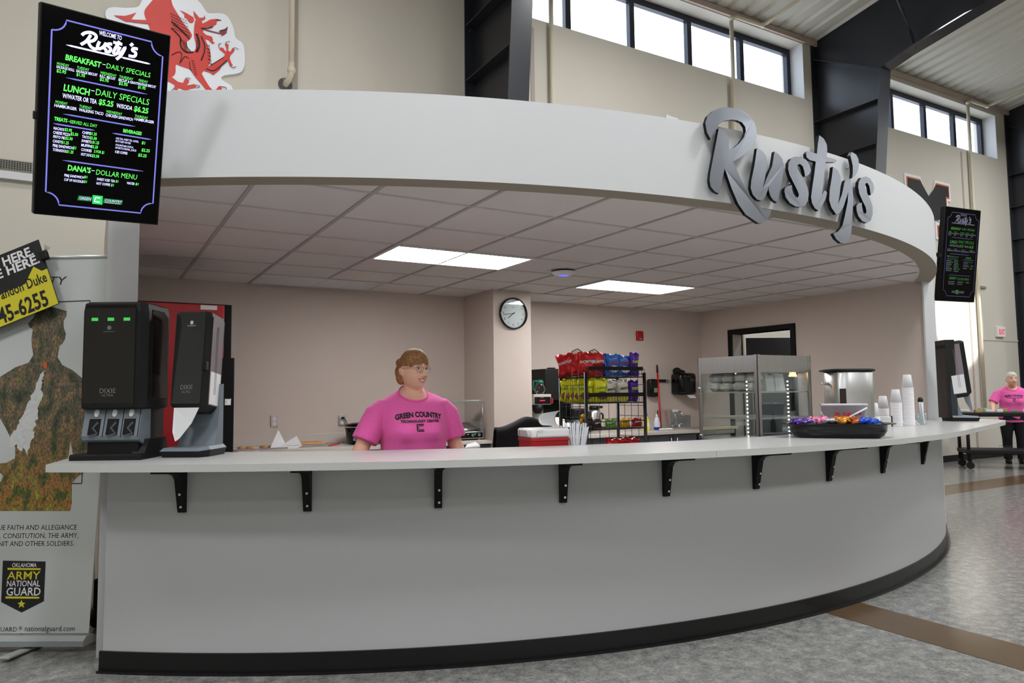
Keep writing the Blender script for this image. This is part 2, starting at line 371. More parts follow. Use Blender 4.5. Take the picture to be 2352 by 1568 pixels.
# ---- steel frames of the hall
def steel_frame(xc, name_label):
    t = thing('steel_frame', name_label, 'steel frame', (xc, YH, 0), group='steel frames of the hall')
    zi = 6.42; yi = lambda z: -(1.05+.10*(z-4.7))                     # inner flange line, relative to the wall
    yb, zb = yi(zi), zi
    zr = lambda y: ROOF(YH+y)-.02
    yend = -15.5
    w = MB().prism([(-.006, y, z) for y, z in ((0, 0), (yi(0), 0), (yb, zb), (-1.6, zb+.10), (yend, zr(yend)-.75), (yend, zr(yend)), (0, zr(0)))],
                   [(.006, y, z) for y, z in ((0, 0), (yi(0), 0), (yb, zb), (-1.6, zb+.10), (yend, zr(yend)-.75), (yend, zr(yend)), (0, zr(0)))])
    w.out('web', M_FRAME, t)
    fl = MB().prism([(-.135, yi(0), 0), (.135, yi(0), 0), (.135, yi(zi), zi), (-.135, yi(zi), zi)], [(-.135, yi(0)-.018, 0), (.135, yi(0)-.018, 0), (.135, yi(zi)-.018, zi), (-.135, yi(zi)-.018, zi)])
    fl.out('inner_flange', M_FRAME, t)
    MB().bb((-.135, -.02, 0), (.135, 0, ROOF(YH)-.05)).out('wall_flange', M_FRAME, t)
    rb = [(-1.05-.17, zi+.0), (-1.6, zi+.10), (yend, zr(yend)-.75)]
    b = MB()
    for (y0, z0), (y1, z1) in zip(rb, rb[1:]): b.prism([(-.135, y0, z0), (.135, y0, z0), (.135, y1, z1), (-.135, y1, z1)], [(-.135, y0, z0+.018), (.135, y0, z0+.018), (.135, y1, z1+.018), (-.135, y1, z1+.018)])
    b.out('rafter_flange', M_FRAME, t)
    for z in (3.85, 4.55, 5.25, 5.95): MB().bb((-.13, yi(z), z), (.13, -.02, z+.014)).out('stiffener', M_FRAME, t)
    s = MB()
    s.prism([(-.13, yi(zi), zi), (.13, yi(zi), zi), (.13, -.02, zr(0)-.35), (-.13, -.02, zr(0)-.35)], [(-.13, yi(zi), zi+.014), (.13, yi(zi), zi+.014), (.13, -.02, zr(0)-.336), (-.13, -.02, zr(0)-.336)])
    s.out('stiffener', M_FRAME, t)
    MB().cyl((-.02, -1.75, zb+.13), (-.75, -1.75, ROOF(YH-1.75)-.02), .022, n=8).out('flange_brace', M_FRAME, t)
    for z in (5.1, 5.35, 5.9, 4.7): MB().ball((-.07, -.03, z), .014, 8, 6).out('bolt', M_FRAME, t)
    return t
steel_frame(4.03, 'black tapered steel frame column rising behind the fascia middle')
steel_frame(10.69, 'black tapered steel frame behind the letter t with its rafter overhead')
steel_frame(17.12, 'black tapered steel frame furthest off, beside the exit sign')
# ================================================================== COUNTER, BRACKETS, SIGN
RO, RI = 6.43, 5.70
aC0 = asin((-.18-CK[0])/RO); aSeam = radians(-8.68); a20 = radians(20)
ct = thing('counter', 'long curved light grey laminate counter across the front of the kitchen', 'counter', (*arc(CK, 6.0, 0, 0, 1)[0], ZCT))
def local(o, pts): return [(x-o.location.x, y-o.location.y) for x, y in pts]
def slab(poly, name):
    q = local(ct, poly)
    MB().prism([(x, y, -.036) for x, y in q], [(x, y, 0) for x, y in q]).out(name, M_LAM, ct)
iL = asin((.222-CK[0])/RI)
slab(arc(CK, RO, aC0, aSeam-.0002, 50)+arc(CK, RI, aSeam-.0002, iL, 50)+[(.222, 4.575), (.05, 4.575), (.02, 4.72), (-.05, 4.72)], 'worktop')
o20 = arc(CK, RO, a20, a20, 1)[0]
tip = [(o20[0]+.5, o20[1]+.153), (7.05, 3.42), (7.50, 3.57), (7.74, 3.68), (7.86, 3.80), (7.88, 3.94), (7.82, 4.08), (7.72, 4.19), (7.59, 4.27), (7.57, 4.20), (7.365, 4.20)]
iR = asin((7.365-CK[0])/RI)
slab(arc(CK, RO, aSeam+.0002, a20, 44)+tip+arc(CK, RI, iR, aSeam+.0002, 60), 'worktop')
brk_x = [(422, 'brown'), (708, ''), (1006, ''), (1291, ''), (1527, ''), (1733, ''), (1901, ''), (2025, ''), (2118, ''), (2163, '')]
brk_l = ['black shelf bracket under the counter, nearest its left end below the cutlery dispenser',
 'black shelf bracket under the counter, second from its left end', 'black shelf bracket under the counter below the woman in pink',
 'black shelf bracket under the counter below the bundle of wrapped straws', 'black shelf bracket under the counter just left of its seam',
 'black shelf bracket under the counter below the glass food warmer', 'black shelf bracket under the counter below the black candy tray',
 'black shelf bracket under the counter below the shortest foam cup stack', 'black shelf bracket under the counter, second from the far right bend',
 'black shelf bracket furthest right, half hidden round the bend of the counter']
for (px, _), lb in zip(brk_x, brk_l):
    if px < 2150: P = atcyl(px, 1080, CK, RK)
    else: P = Vector((*arc(CK, RK, radians(36.8), radians(36.8), 1)[0], 1))
    a = atan2(P.x-CK[0], CK[1]-P.y)
    t = thing('shelf_bracket', lb, 'bracket', (P.x, P.y, ZCT-.037), a, 'brackets under the counter')
    pr = [(0, 0), (-.27, 0), (-.27, -.012), (-.11, -.030), (-.075, -.042), (-.055, -.065), (-.047, -.10), (-.016, -.235), (0, -.235)]
    MB().prism([(-.02, y, z) for y, z in pr], [(.02, y, z) for y, z in pr]).out('bracket_arm', M_BLACK, t)
    for z, q in ((-.205, -.022), (-.14, -.036)):
        MB().cyl((.004, q, z), (.004, q-.010, z), .0065, n=10).out('screw', M_CHROME, t)
# ---- Rusty's sign, each letter standing off the curved fascia
M_LET = mat('letter_metal', (140, 144, 152), .3, .95, var=.05, vscale=60, stretch=(.1, .1, 1))
LET = {
 'R': ('large grey metal letter R overhanging the top and bottom of the fascia', [(150,415),(110,340),(92,240),(115,170),(180,110),(260,80),(350,75),(440,90),(530,135),(600,210),(635,300),(635,390),(600,480),(540,550),(470,605),(388,650),(430,750),(490,880),(560,1000),(640,1100),(700,1148),(790,1165),(775,1225),(740,1275),(690,1303),(655,1303),(520,1210),(440,1095),(370,930),(298,722),(270,850),(238,990),(190,965),(150,915),(137,850),(145,770),(185,560),(235,298),(280,312),(320,355),(343,430),(343,522),(400,500),(455,455),(500,395),(522,330),(515,280),(480,235),(430,212),(370,205),(300,218),(240,255),(195,315),(170,370)]),
 'u': ('grey metal letter u on the fascia, between the R and an s', [(640,508),(615,680),(580,850),(573,930),(595,1000),(640,1050),(685,1065),(725,1030),(770,905),(763,950),(780,1010),(810,1055),(855,1085),(885,950),(922,750),(925,680),(908,620),(870,572),(825,543),(815,610),(800,700),(745,820),(697,942),(720,850),(745,720),(750,655),(735,590),(695,538)]),
 's': ('grey metal letter s on the fascia, between the u and the t', [(1150,808),(1195,785),(1212,745),(1200,690),(1160,630),(1110,603),(1050,597),(1000,620),(974,665),(970,730),(985,790),(1025,870),(1065,950),(1085,1000),(1075,1030),(1050,1025),(1025,990),(1010,940),(1010,900),(960,910),(935,932),(930,965),(945,1030),(990,1090),(1050,1125),(1105,1132),(1155,1110),(1180,1060),(1188,990),(1175,920),(1130,820),(1090,760),(1065,715),(1070,685),(1095,675),(1125,700),(1140,750)]),
 't': ('grey metal letter t with its crossbar, rising above the fascia', [(1300,370),(1350,410),(1380,470),(1385,530),(1378,600),(1475,628),(1485,645),(1470,658),(1368,655),(1350,800),(1335,920),(1330,1010),(1345,965),(1370,958),(1382,985),(1360,1060),(1320,1140),(1290,1172),(1250,1140),(1222,1085),(1213,1030),(1225,930),(1250,760),(1263,650),(1200,635),(1165,605),(1160,565),(1178,540),(1275,568),(1285,460)]),
 'y': ('grey metal letter y whose tail hangs below the fascia', [(1445,705),(1435,800),(1410,950),(1405,1060),(1430,1140),(1480,1210),(1520,1190),(1560,1120),(1607,970),(1600,1080),(1570,1230),(1545,1330),(1500,1390),(1447,1412),(1480,1470),(1530,1512),(1575,1515),(1615,1480),(1640,1400),(1645,1310),(1655,1150),(1660,1020),(1650,930),(1630,870),(1595,838),(1572,850),(1560,900),(1540,1000),(1500,1100),(1515,1000),(1530,880),(1525,810),(1495,740)]),
 'ap': ('grey metal apostrophe standing above the letter y on the fascia', [(1645,548),(1690,575),(1715,625),(1722,690),(1705,760),(1675,805),(1648,825),(1655,770),(1655,700),(1640,630),(1628,585)]),
 's2': ('last grey metal letter s on the fascia, right of the y', [(1845,1005),(1870,980),(1880,930),(1870,880),(1840,830),(1795,807),(1745,820),(1718,865),(1712,920),(1725,990),(1760,1070),(1790,1130),(1800,1180),(1790,1205),(1770,1195),(1752,1150),(1750,1085),(1710,1095),(1693,1120),(1695,1170),(1715,1230),(1755,1280),(1805,1300),(1845,1275),(1865,1210),(1865,1130),(1845,1060),(1810,990),(1785,920),(1790,880),(1810,875),(1830,910),(1838,960)])}
def on_fascia(p, off):
    P = atcyl(1600+p[0]/4.612, 230+p[1]/4.612, CF, RF+.05)
    a = atan2(P.x-CF[0], CF[1]-P.y); r = RF+.05-off
    return Vector((CF[0]+r*sin(a), CF[1]-r*cos(a), P.z))
for k, (lb, pts) in LET.items():
    W3 = [on_fascia(p, 0) for p in pts]; c = sum(W3, Vector())/len(W3)
    mb = MB().prism([on_fascia(p, 0)-c for p in pts], [on_fascia(p, .022)-c for p in pts])
    o = mb.out('sign_letter' if k != 'ap' else 'sign_apostrophe', M_LET, None, c); tag(o, lb, 'sign letter' , 'metal letters of the sign')
    o.data.materials.append(M_BLACK)
    for p in o.data.polygons:
        if len(p.vertices) == 4: p.material_index = 1
    # stand-off stud behind each letter
    i0 = min(range(len(pts)), key=lambda i: (W3[i]-c).length)
    q = on_fascia(((pts[i0][0]), (pts[i0][1])), .02)-c; q2 = on_fascia(pts[i0], .06)-c
    MB().cyl(q, q2, .006, n=8).out('stud', M_STEEL, o)

# ================================================================== MENU SCREENS
def ribbon(mb, pts, w, fn, y=0.0):
    P = [Vector(p) for p in pts]; L = []; Rr = []
    for i, p in enumerate(P):
        d = (P[min(i+1, len(P)-1)]-P[max(i-1, 0)]).normalized(); n = Vector((-d.y, d.x))*(w[i] if isinstance(w, list) else w)/2
        L.append(mb.v(fn(p+n, y))); Rr.append(mb.v(fn(p-n, y)))
    for i in range(len(P)-1): mb.face([L[i], L[i+1], Rr[i+1], Rr[i]])
    return mb
def fit(mb, txt, x0, z0, x1, cap, shear=.12, bold=.0, y=-.0015):
    cu = bpy.data.curves.new('t', 'FONT'); cu.body = txt; cu.size = 1; o = bpy.data.objects.new('t', cu); COL.objects.link(o)
    bpy.context.view_layer.update(); wd = max(o.dimensions.x, .05); COL.objects.unlink(o); bpy.data.objects.remove(o); bpy.data.curves.remove(cu)
    s = cap/.73; glyphs(mb, txt, x0, z0, s, sx=(x1-x0)/(wd*s), shear=shear, bold=bold*s, y=y)
TVW, TVH = .5175, .8865
MTV = basis((.02, 3.68, 2.647), (.973, .225, .056), (.018, -.315, .949))
MTVi = MTV.inverted(); nTV = MTV.to_3x3() @ Vector((0, 1, 0)); oTV = MTV.translation
def tvl(px, py): q = MTVi @ atpl(px, py, oTV, nTV); return q.x, q.z
A2 = lambda x, y: tvl(80+x/5.806, y/5.806)
A3 = lambda x, y: tvl(80+x/5.6, 250+y/5.6)
G_, L_ = MB(), MB(); LN = MB()
def put(mb, A, txt, bl, xr, cap, bold=0.0, shear=.12):
    x0, z0 = A(*bl); x1, _ = A(xr, bl[1]+(xr-bl[0])*.2)
    fit(mb, txt, x0, z0, x1, cap*.00034, shear, bold)
g2 = [("BREAKFAST",(400,795),870,70,.03),("DAILY SPECIALS",(945,905),1530,66,0),
 ("MONDAY",(290,862),450,36,0),("$2.95",(285,958),410,42,.02),("TUESDAY",(558,915),720,36,0),("$1.95",(550,1008),662,42,.02),("WEDNESDAY",(870,983),1085,36,0),("$2.95",(862,1072),978,42,.02),
 ("THURSDAY",(1122,1035),1305,36,0),("$2.95",(1115,1125),1230,42,.02),("FRIDAY",(1380,1085),1500,36,0),("$1.95",(1370,1175),1470,42,.02),
 ("LUNCH",(375,1205),715,84,.03),("DAILY SPECIALS",(800,1262),1510,84,0),("$5.25",(845,1388),1035,72,.03),("$6.25",(1315,1478),1500,72,.03),
 ("MONDAY",(270,1372),430,36,0),("TUESDAY",(590,1430),755,36,0),("WEDNESDAY",(948,1500),1160,36,0)]
l2 = [("WELCOME TO",(855,462),1155,56,.02),("SAUSAGE ROLL",(285,903),525,34,.02),("SAUSAGE BISCUIT",(548,958),830,34,.02),("B.E.C. BISCUIT",(862,1024),1070,34,.02),("BISCUIT & GRAVY",(1112,1076),1365,34,.02),("SAUSAGE BISCUIT",(1368,1126),1610,34,.02),
 ("W/WATER OR TEA",(365,1300),820,58,.02),("W/SODA",(1085,1430),1295,56,.02),("HAMBURGER",(255,1420),550,40,.02),("WALKING TACO",(585,1479),910,40,.02),("CHICKEN SANDWICH",(940,1548),1300,40,.02),
 ("-",(893,866),930,40,.02),("-",(742,1218),780,44,.02)]
g3 = [("THURSDAY",(1283,104),1450,36,0),("TREATS",(245,145),412,46,.03),("SERVED ALL DAY",(448,182),795,44,0),("BEVERAGES",(1130,298),1365,46,.03),
 ("$2.95",(378,280),470,38,.02),("$2.50",(455,335),550,38,.02),("$2.50",(388,390),480,38,.02),("$1.25",(340,444),430,38,.02),("$1",(485,515),522,38,.02),("$1.25",(402,562),490,38,.02),
 ("$1.25",(705,330),790,38,.02),("$2.50",(700,386),790,38,.02),("$1.25",(735,443),820,38,.02),("$2.25",(718,498),805,38,.02),("2 FOR $1",(757,560),885,38,.02),("$2.50",(730,616),820,38,.02),
 ("$1",(1370,450),1410,40,.02),("$2.25",(1368,543),1470,42,.02),("$3.25",(1325,608),1430,42,.02),
 ("DANA'S",(415,786),705,72,.03),("DOLLAR MENU",(778,842),1300,72,0),("$1",(630,888),667,34,.02),("$1",(628,948),662,34,.02),("$1",(1035,942),1067,34,.02),("$1",(975,992),1008,34,.02),("$1",(1290,978),1325,34,.02)]
l3 = [("HAMBURGER",(1275,144),1525,38,.02),("NACHOS",(237,262),370,36,.02),("CHEESE PIZZA",(232,316),450,36,.02),("FRITO PIE",(232,370),380,36,.02),("CANDY",(228,427),340,36,.02),("PB&J SANDWICH",(226,482),480,36,.02),("TORNADOS",(228,538),398,36,.02),
 ("CHIPS",(605,316),705,36,.02),("TACO",(605,370),695,36,.02),("SWEETS",(597,424),725,36,.02),("MUFFIN",(592,479),718,36,.02),("COOKIES",(592,537),725,36,.02),("HOT DOG",(590,596),722,36,.02),
 ("ICED TEA, SWEET TEA, COFFEE,",(1040,388),1330,26,.01),("BOTTLED WATER",(1036,424),1230,26,.01),("FOUNTAIN SODA,",(1036,472),1265,26,.01),("SPORTS DRINK, JUICE",(1032,508),1300,26,.01),("ICED COFFEE",(1028,564),1185,34,.02),
 ("PB&J SANDWICH",(375,866),622,34,.02),("CUP OF NOODLES",(372,922),622,34,.02),("SWEET ICED TEA",(795,916),1025,34,.02),("HOT COFFEE",(788,970),962,34,.02),("WATER",(1180,966),1280,34,.02),("-",(424,168),444,30,.01),("-",(722,802),756,40,.02)]
for T in g2: put(G_, A2, *T)
for T in l2: put(L_, A2, *T)
for T in g3: put(G_, A3, *T)
for T in l3: put(L_, A3, *T)
pl = lambda p, y: (p[0], y-.0015, p[1])
for st in ([(625,470),(665,440),(740,432),(805,462),(815,505),(770,545),(700,552)], [(745,465),(690,545),(612,595)], [(705,550),(745,620),(800,652),(850,640)], [(862,552),(835,620),(858,652),(915,622),(950,572),(925,640),(960,672)],
           [(1030,590),(985,585),(970,610),(1010,650),(990,690),(930,680)], [(1128,550),(1050,690),(1075,722),(1110,700)], [(1045,563),(1165,592)], [(1135,622),(1110,690),(1140,715),(1205,630),(1150,735),(1085,792)], [(1308,580),(1272,612)], [(1372,655),(1320,645),(1300,672),(1345,705),(1325,752),(1248,742)]):
    ribbon(L_, smooth_poly([A2(*p) for p in st], 5, False), .0125, pl)
for a, b, A, w, mb in [((415,602),(1075,745),A2,.0075,L_), ((1145,765),(1540,852),A2,.0075,L_), ((415,1042),(1500,1250),A2,.006,LN), ((380,1515),(1340,1690),A2,.006,LN), ((235,192),(770,272),A3,.006,LN), ((995,315),(1500,392),A3,.006,LN), ((355,660),(1395,802),A3,.006,LN)]:
    (xa, za), (xb, zb) = A(*a), A(*b); zm = (za+zb)/2
    ribbon(mb, [(xa, zm), (xa+(xb-xa)*.1, zm), (xb-(xb-xa)*.1, zm), (xb, zm)], [.001, w, w, .001], pl)
bx0 = A2(225, 400)[0]; bz1 = A2(390, 262)[1]; bx1 = A2(1705, 740)[0]; bz0 = A3(245, 1228)[1]; nr = .052
bd = []
for cx, cz, a0 in ((bx0, bz1, -90), (bx1, bz1, 180), (bx1, bz0, 90), (bx0, bz0, 0)):
    bd += [(cx+nr*cos(radians(a)), cz+nr*sin(radians(a))) for a in ([a0+k*15 for k in range(7)] if False else [a0+90*k/6 for k in range(7)])]
# concave corners run: top-left -> top-right -> bottom-right -> bottom-left
def corner(cx, cz, a0, a1): return [(cx+nr*cos(radians(a0+(a1-a0)*k/6)), cz+nr*sin(radians(a0+(a1-a0)*k/6))) for k in range(7)]
bd = corner(bx0, bz1, -90, 0)+corner(bx1, bz1, 180, 270)+corner(bx1, bz0, 90, 180)+corner(bx0, bz0, 0, 90)
ribbon(LN, bd+[bd[0]], .0062, pl)
# logo row: green word blocks and a rounded C block
GB = MB()
x0, z0 = A3(540, 1190); x1, z1 = A3(740, 1130); 
zc = A3(810, 1170)[1]; xa = A3(545, 1150)[0]; xb = A3(735, 1160)[0]; xc = A3(875, 1190)[0]; xd = A3(1130, 1210)[0]
for u, v_ in ((xa, xb), (xc, xd)): GB.prism([(u, -.0012, zc-.011), (v_-.004, -.0012, zc-.011), (v_, -.0012, zc+.011), (u+.004, -.0012, zc+.011)], [(u, -.0008, zc-.011), (v_-.004, -.0008, zc-.011), (v_, -.0008, zc+.011), (u+.004, -.0008, zc+.011)])
CB = MB(); xm = (xb+xc)/2; CB.box((xm, -.001, zc), (.042, .001, .040), .0)
fit(L_, "GREEN", xa+.006, zc-.006, xb-.006, .013, .2, 0, -.002); fit(L_, "COUNTRY", xc+.006, zc-.003, xd-.006, .011, .2, 0, -.002); fit(L_, "TECHNOLOGY CENTER", xc+.006, zc-.010, xd-.012, .0045, .2, 0, -.002)
ribbon(L_, [(xm+.011, zc+.010), (xm-.009, zc+.010), (xm-.012, zc-.009), (xm+.009, zc-.009)], .0055, lambda p, y: (p[0], -.002, p[1]))
tv = thing('menu_screen', 'large portrait menu screen glowing with green and white prices, tilted down beside the fascia', 'screen', mw=MTV, group='menu screens')
MB().box((0, .026, 0), (TVW, .05, TVH), .004).out('casing', M_BLACK, tv)
MB().box((0, -.0002, 0), (TVW-.012, .001, TVH-.012)).out('screen_panel', M_SCREEN, tv)
G_.out('green_lettering', M_GREEN, tv, norm=False); L_.out('white_lettering', M_LILAC, tv, norm=False); LN.out('border_line', M_LINE, tv, norm=False)
GB.out('logo_block', mat('logo_dark_green', (20, 110, 50), .5, emit=.6), tv); CB.out('logo_tile', mat('logo_green', (40, 190, 90), .5, emit=.9), tv)
MB().box((0, .075, .0), (.20, .05, .24), .006).cyl((0, .09, .05), (.05, .38, .10), .022, n=14).box((.05, .40, .1), (.14, .02, .2), .004).out('wall_arm', M_BLACKM, tv)
MB().box((-TVW/2-.004, .02, -.02), (.012, .03, .035), .003).out('sensor', M_BLACKM, tv)
MT2 = basis((7.92, 4.108, 2.803), (.995, -.104, .009), (-.023, -.135, .991)) @ Matrix.Scale(1/.9, 4)
tv2 = dup(tv, mw=MT2, label='far portrait menu screen on the right end of the fascia, dim text on black')
for c in tv2.children:
    if c.active_material and c.active_material.name.startswith(('screen_green', 'screen_lilac', 'screen_blue', 'logo')):
        c.data = c.data.copy(); m = c.active_material.copy(); m.name = c.active_material.name+'_dim'
        b = m.node_tree.nodes['Principled BSDF']; b.inputs['Emission Strength'].default_value *= .08; c.data.materials[0] = m
        for nd in m.node_tree.nodes:
            if nd.type == 'MIX':
                for i in (6, 7): nd.inputs[i].default_value = [q*.22 for q in nd.inputs[i].default_value[:3]]+[1]
    if c.name.startswith('wall_arm'):
        c.data = MB().box((0, .075, .0), (.20, .05, .24), .006).cyl((0, .09, .0), (-.31, .17, .0), .02, n=14).box((-.315, .17, 0), (.05, .09, .22), .004).out('tmp', M_BLACKM).data
        bpy.data.objects.remove(bpy.data.objects['tmp'])

# ================================================================== CEILING LIGHTS AND SENSOR
def troffer(x, y, lit, label):
    t = thing('ceiling_light', label, 'ceiling light', (x, y, ZC-.008), group='ceiling lights of the kitchen')
    w, d = 2*TS, TS; f = MB()
    f.bb((0, 0, -.004), (w, .03, .012)).bb((0, d-.03, -.004), (w, d, .012)).bb((0, .03, -.004), (.03, d-.03, .012)).bb((w-.03, .03, -.004), (w, d-.03, .012))
    f.out('frame', mat('light_frame_white', (200, 196, 194), .4), t)
    MB().bb((.03, .03, .002), (w-.03, d-.03, .006)).out('diffuser', mat('lit_diffuser', (255, 253, 250), .4, emit=25.0) if lit else mat('prismatic_diffuser', (238, 240, 243), .12, bump=.4, bscale=200, var=.02), t)
for (x, y, lit), lb in zip(FIX, ('lit fluorescent ceiling light nearest the counter, left of the smoke sensor', 'unlit ceiling light over the left back worktop, next to the back wall', 'lit fluorescent ceiling light near the kitchen door', 'unlit ceiling light over the sink side, next to the back wall')):
    troffer(x, y, lit, lb)
P = atz(1294, 628, ZC-.03)
ap = thing('ceiling_sensor', 'round white ceiling disc with a blue light ring', 'sensor', (P.x, P.y, ZC-.006))
MB().lathe([(.10, 0), (.108, -.006), (.108, -.012)], 36).out('mount_ring', M_BLACKM, ap)
MB().lathe([(.110, -.010), (.105, -.022), (.08, -.036), (.045, -.042)], 36).out('dome', M_PLWHITE, ap)
MB().lathe([(.045, -.042), (.045, -.0435), (.030, -.0445)], 36).out('light_ring', mat('blue_glow', (110, 110, 255), .4, emit=1.0), ap)
# ================================================================== DISPENSERS ON THE COUNTER
M_SMOKE = mat('smoked_cover', (10, 11, 11), .08, coat=.3, var=.05)
M_SMOKE2 = mat('grey_cover', (34, 38, 37), .1, coat=.4, var=.05)
M_SIDE = mat('translucent_side', (128, 118, 122), .25, var=.04)
M_LED = mat('green_led', (70, 200, 90), .4, emit=.5)
def prof_x(mb, pts, x0, x1, sm=False): return mb.prism([(x0, y, z) for y, z in pts], [(x1, y, z) for y, z in pts], sm)
def cutlery():
    P = atz(252, 1056, ZCT); D = (P-CAMP).dot(_f); k = 366*D/FPX/.80
    t = thing('cutlery_dispenser', 'tall black cutlery dispenser with three slots, at the left end of the counter', 'dispenser', (P.x, P.y, ZCT), radians(-29)); t.scale = (k,)*3
    prof_x(MB(), [(-.03, 0), (.30, 0), (.30, .03), (-.02, .03), (-.03, .022)], -.185, .165).out('base_plate', M_BLACKM, t)
    prof_x(MB(), [(.02, .03), (.29, .03), (.29, .27), (.03, .27)], -.125, .13).out('pedestal', M_BLACKM, t)
    prof_x(MB(), [(.015, .03), (.27, .03), (.25, .10), (.06, .10)], .10, .165).out('foot', M_BLACKM, t)
    g = prof_x(MB(), [(.0, .10), (.05, .075), (.12, .075), (.12, .262), (.03, .262), (-.005, .12)], -.142, .142).out('slot_panel', M_GREY, t)
    for x in (-.082, .008, .092):
        prof_x(MB(), [(-.0075, .125), (.0122, .205), (.05, .205), (.05, .125)], x-.030, x+.026).out('slot', M_BLACK, g)
        mb = MB(); pts = [(x-.012+.012*(1+cos(a)), .235+.020*sin(a)) for a in [2*pi*i/14 for i in range(14)]]
        mb.prism([(px, -.009+.035*((pz-.12)/.142), pz) for px, pz in pts], [(px, .012+.032*((pz-.12)/.142), pz) for px, pz in pts]).out('pictogram', M_PLWHITE, g)
        ribbon(MB(), [(x+.016, .188), (x-.006, .160), (x+.02, .132), (x-.02, .118)], .012, lambda p, y: (p[0], -.012+.2465*(p[1]-.12), p[1])).out('lever', mat('lever_grey', (60, 66, 72), .5), g)
        MB().prism([(x+.043, -.0085, .115), (x+.046, -.0085, .115), (x+.046, .028, .262), (x+.043, .028, .262)], [(x+.043, .02, .115), (x+.046, .02, .115), (x+.046, .05, .262), (x+.043, .05, .262)]).out('groove', M_BLACKM, g)
    b = MB()
    sec = lambda z, e: [(-.142+e, .0+e), (.142-e, .0+e), (.165-e, .04), (.165-e, .27-e), (-.165+e, .27-e), (-.165+e, .04)]
    b.rings([[(x, y-.012, z) for x, y in sec(z, e)] for z, e in ((.252, .012), (.262, .0), (.75, .0), (.79, .006), (.80, .025))], True, False)
    b.out('body', M_BLACKM, t)
    f = MB().rings([[(x, y-.016, z) for x, y in ((-.136+e, .0+q), (.118-e, .0+q), (.118-e, .02), (-.136+e, .02))] for z, e, q in ((.275, .004, .004), (.285, 0, 0), (.765, 0, 0), (.783, .004, .008))], True, False).out('front_cover', M_SMOKE, t)
    for x in (-.085, -.005, .075): MB().bb((x-.016, -.0185, .70), (x+.016, -.015, .716)).out('indicator', M_LED, t)
    l = MB(); glyphs(l, 'DIXIE', -.012, .335, .034, 'CENTER', y=-.0175); glyphs(l, 'ULTRA', -.012, .318, .018, 'CENTER', y=-.0175, spacing=1.1)
    MBd = l; MBd.out('brand_lettering', mat('grey_print', (120, 122, 122), .5), t, norm=False)
    m = MB(); m.cyl((-.012, -.0175, .665), (-.012, -.0165, .665), .011, n=16); glyphs(m, 'georgia-pacific', -.012, .643, .010, 'CENTER', y=-.0175); m.out('maker_mark', mat('grey_print', (150, 150, 150), .5), t, norm=False)
    s = MB().rings([[(.166, y, z) for y, z in ((.06, .30), (.24, .30), (.24, .74), (.20, .765), (.06, .765))], [(.169, y, z) for y, z in ((.065, .305), (.235, .305), (.235, .735), (.195, .76), (.065, .76))]], True, False).out('side_panel', M_BLACKG, t)
cutlery()
def napkin(P, rz, k, label, WK=1.0, spine=False):
    t = thing('napkin_dispenser', label, 'dispenser', P, rz, 'napkin dispensers'); t.scale = (k*WK, k*WK, k)
    bp = MB().prism([(-.12, -.10, 0), (.10, -.10, 0), (.135, -.04, 0), (.135, .16, 0), (-.12, .16, 0)], [(-.13, -.115, .03), (.105, -.115, .03), (.15, -.05, .034), (.15, .16, .034), (-.13, .16, .034)]); bp.out('base_plate', M_BLACKM, t)
    MB().prism([(-.13, -.116, .03), (.105, -.116, .03), (.15, -.05, .034), (.15, .16, .034), (-.13, .16, .034)], [(-.115, -.10, .045), (.095, -.10, .045), (.13, -.04, .05), (.13, .16, .05), (-.115, .16, .05)]).out('base_tray', M_GREY, t)
    prof_x(MB(), [(.05, .045), (.16, .045), (.16, .35), (.13, .35), (.09, .14)], -.11, .125).out('stand', M_GREY, t)
    if spine: MB().rings([[(x, y, z) for x, y in ((-.11, .10), (.125, .10), (.125, .20), (-.11, .20))] for z in (.03, .69, .715)], True, False).out('back_panel', M_BLACKG, t)
    T = Matrix.Translation((0, -.02, .245)) @ Matrix.Rotation(radians(-7), 4, 'X')
    b = t
    MB().at(T).rings([[(x, y, z) for x, y in ((-.105+e, -.03+e), (.085-e, -.03+e), (.105-e, .01), (.105-e, .17-e), (-.105+e, .17-e))] for z, e in ((-.03, .03), (.0, 0), (.44, 0), (.462, .008), (.468, .03))], True, False).out('body', M_BLACKM, t)
    f = MB().at(T).rings([[(-.104+e, -.034, z), (.080-e, -.034, z), (.080-e, -.02, z), (-.104+e, -.02, z)] for z, e in ((.005, .004), (.012, 0), (.445, 0), (.455, .004))], True, False).out('front_cover', M_SMOKE2, t)
    for sx in (-1, 1):
        sd = MB().at(T).bb((sx*.1055, .015, .005), (sx*.109, .155, .44)).out('side_window', M_SIDE, t)
        MB().at(T).bb((sx*.1092, .02, .01), (sx*.1105, .15, .17)).out('napkin_stack', M_PAPER, sd)
        for yy in (.07, .085): MB().at(T).bb((sx*.109, yy, .06), (sx*.112, yy+.003, .40)).out('rib', M_SIDE, sd)
    MB().at(T).box((.090, -.02, .19), (.03, .03, .045), .004).out('latch', M_BLACKM, t)
    l = MB().at(T); glyphs(l, 'DIXIE', -.01, .075, .032, 'CENTER', y=-.0355); glyphs(l, 'ULTRA', -.01, .057, .018, 'CENTER', y=-.0355); l.out('brand_lettering', mat('grey_print', (150, 152, 152), .5), t, norm=False)
    m = MB().at(T); m.cyl((-.005, -.0355, .405), (-.005, -.0345, .405), .010, n=16); glyphs(m, 'georgia-pacific', -.005, .387, .009, 'CENTER', y=-.0355); m.out('maker_mark', mat('grey_print2', (190, 190, 190), .5), t, norm=False)
    n = MB(); q = [(-.085, -.045, .235), (.07, -.045, .235), (.03, -.055, .16), (-.03, -.075, .09), (-.055, -.08, .075), (-.075, -.075, .12)]
    n.prism(q, [(x, y+.006, z) for x, y, z in q]).out('napkin', M_PAPER, t)
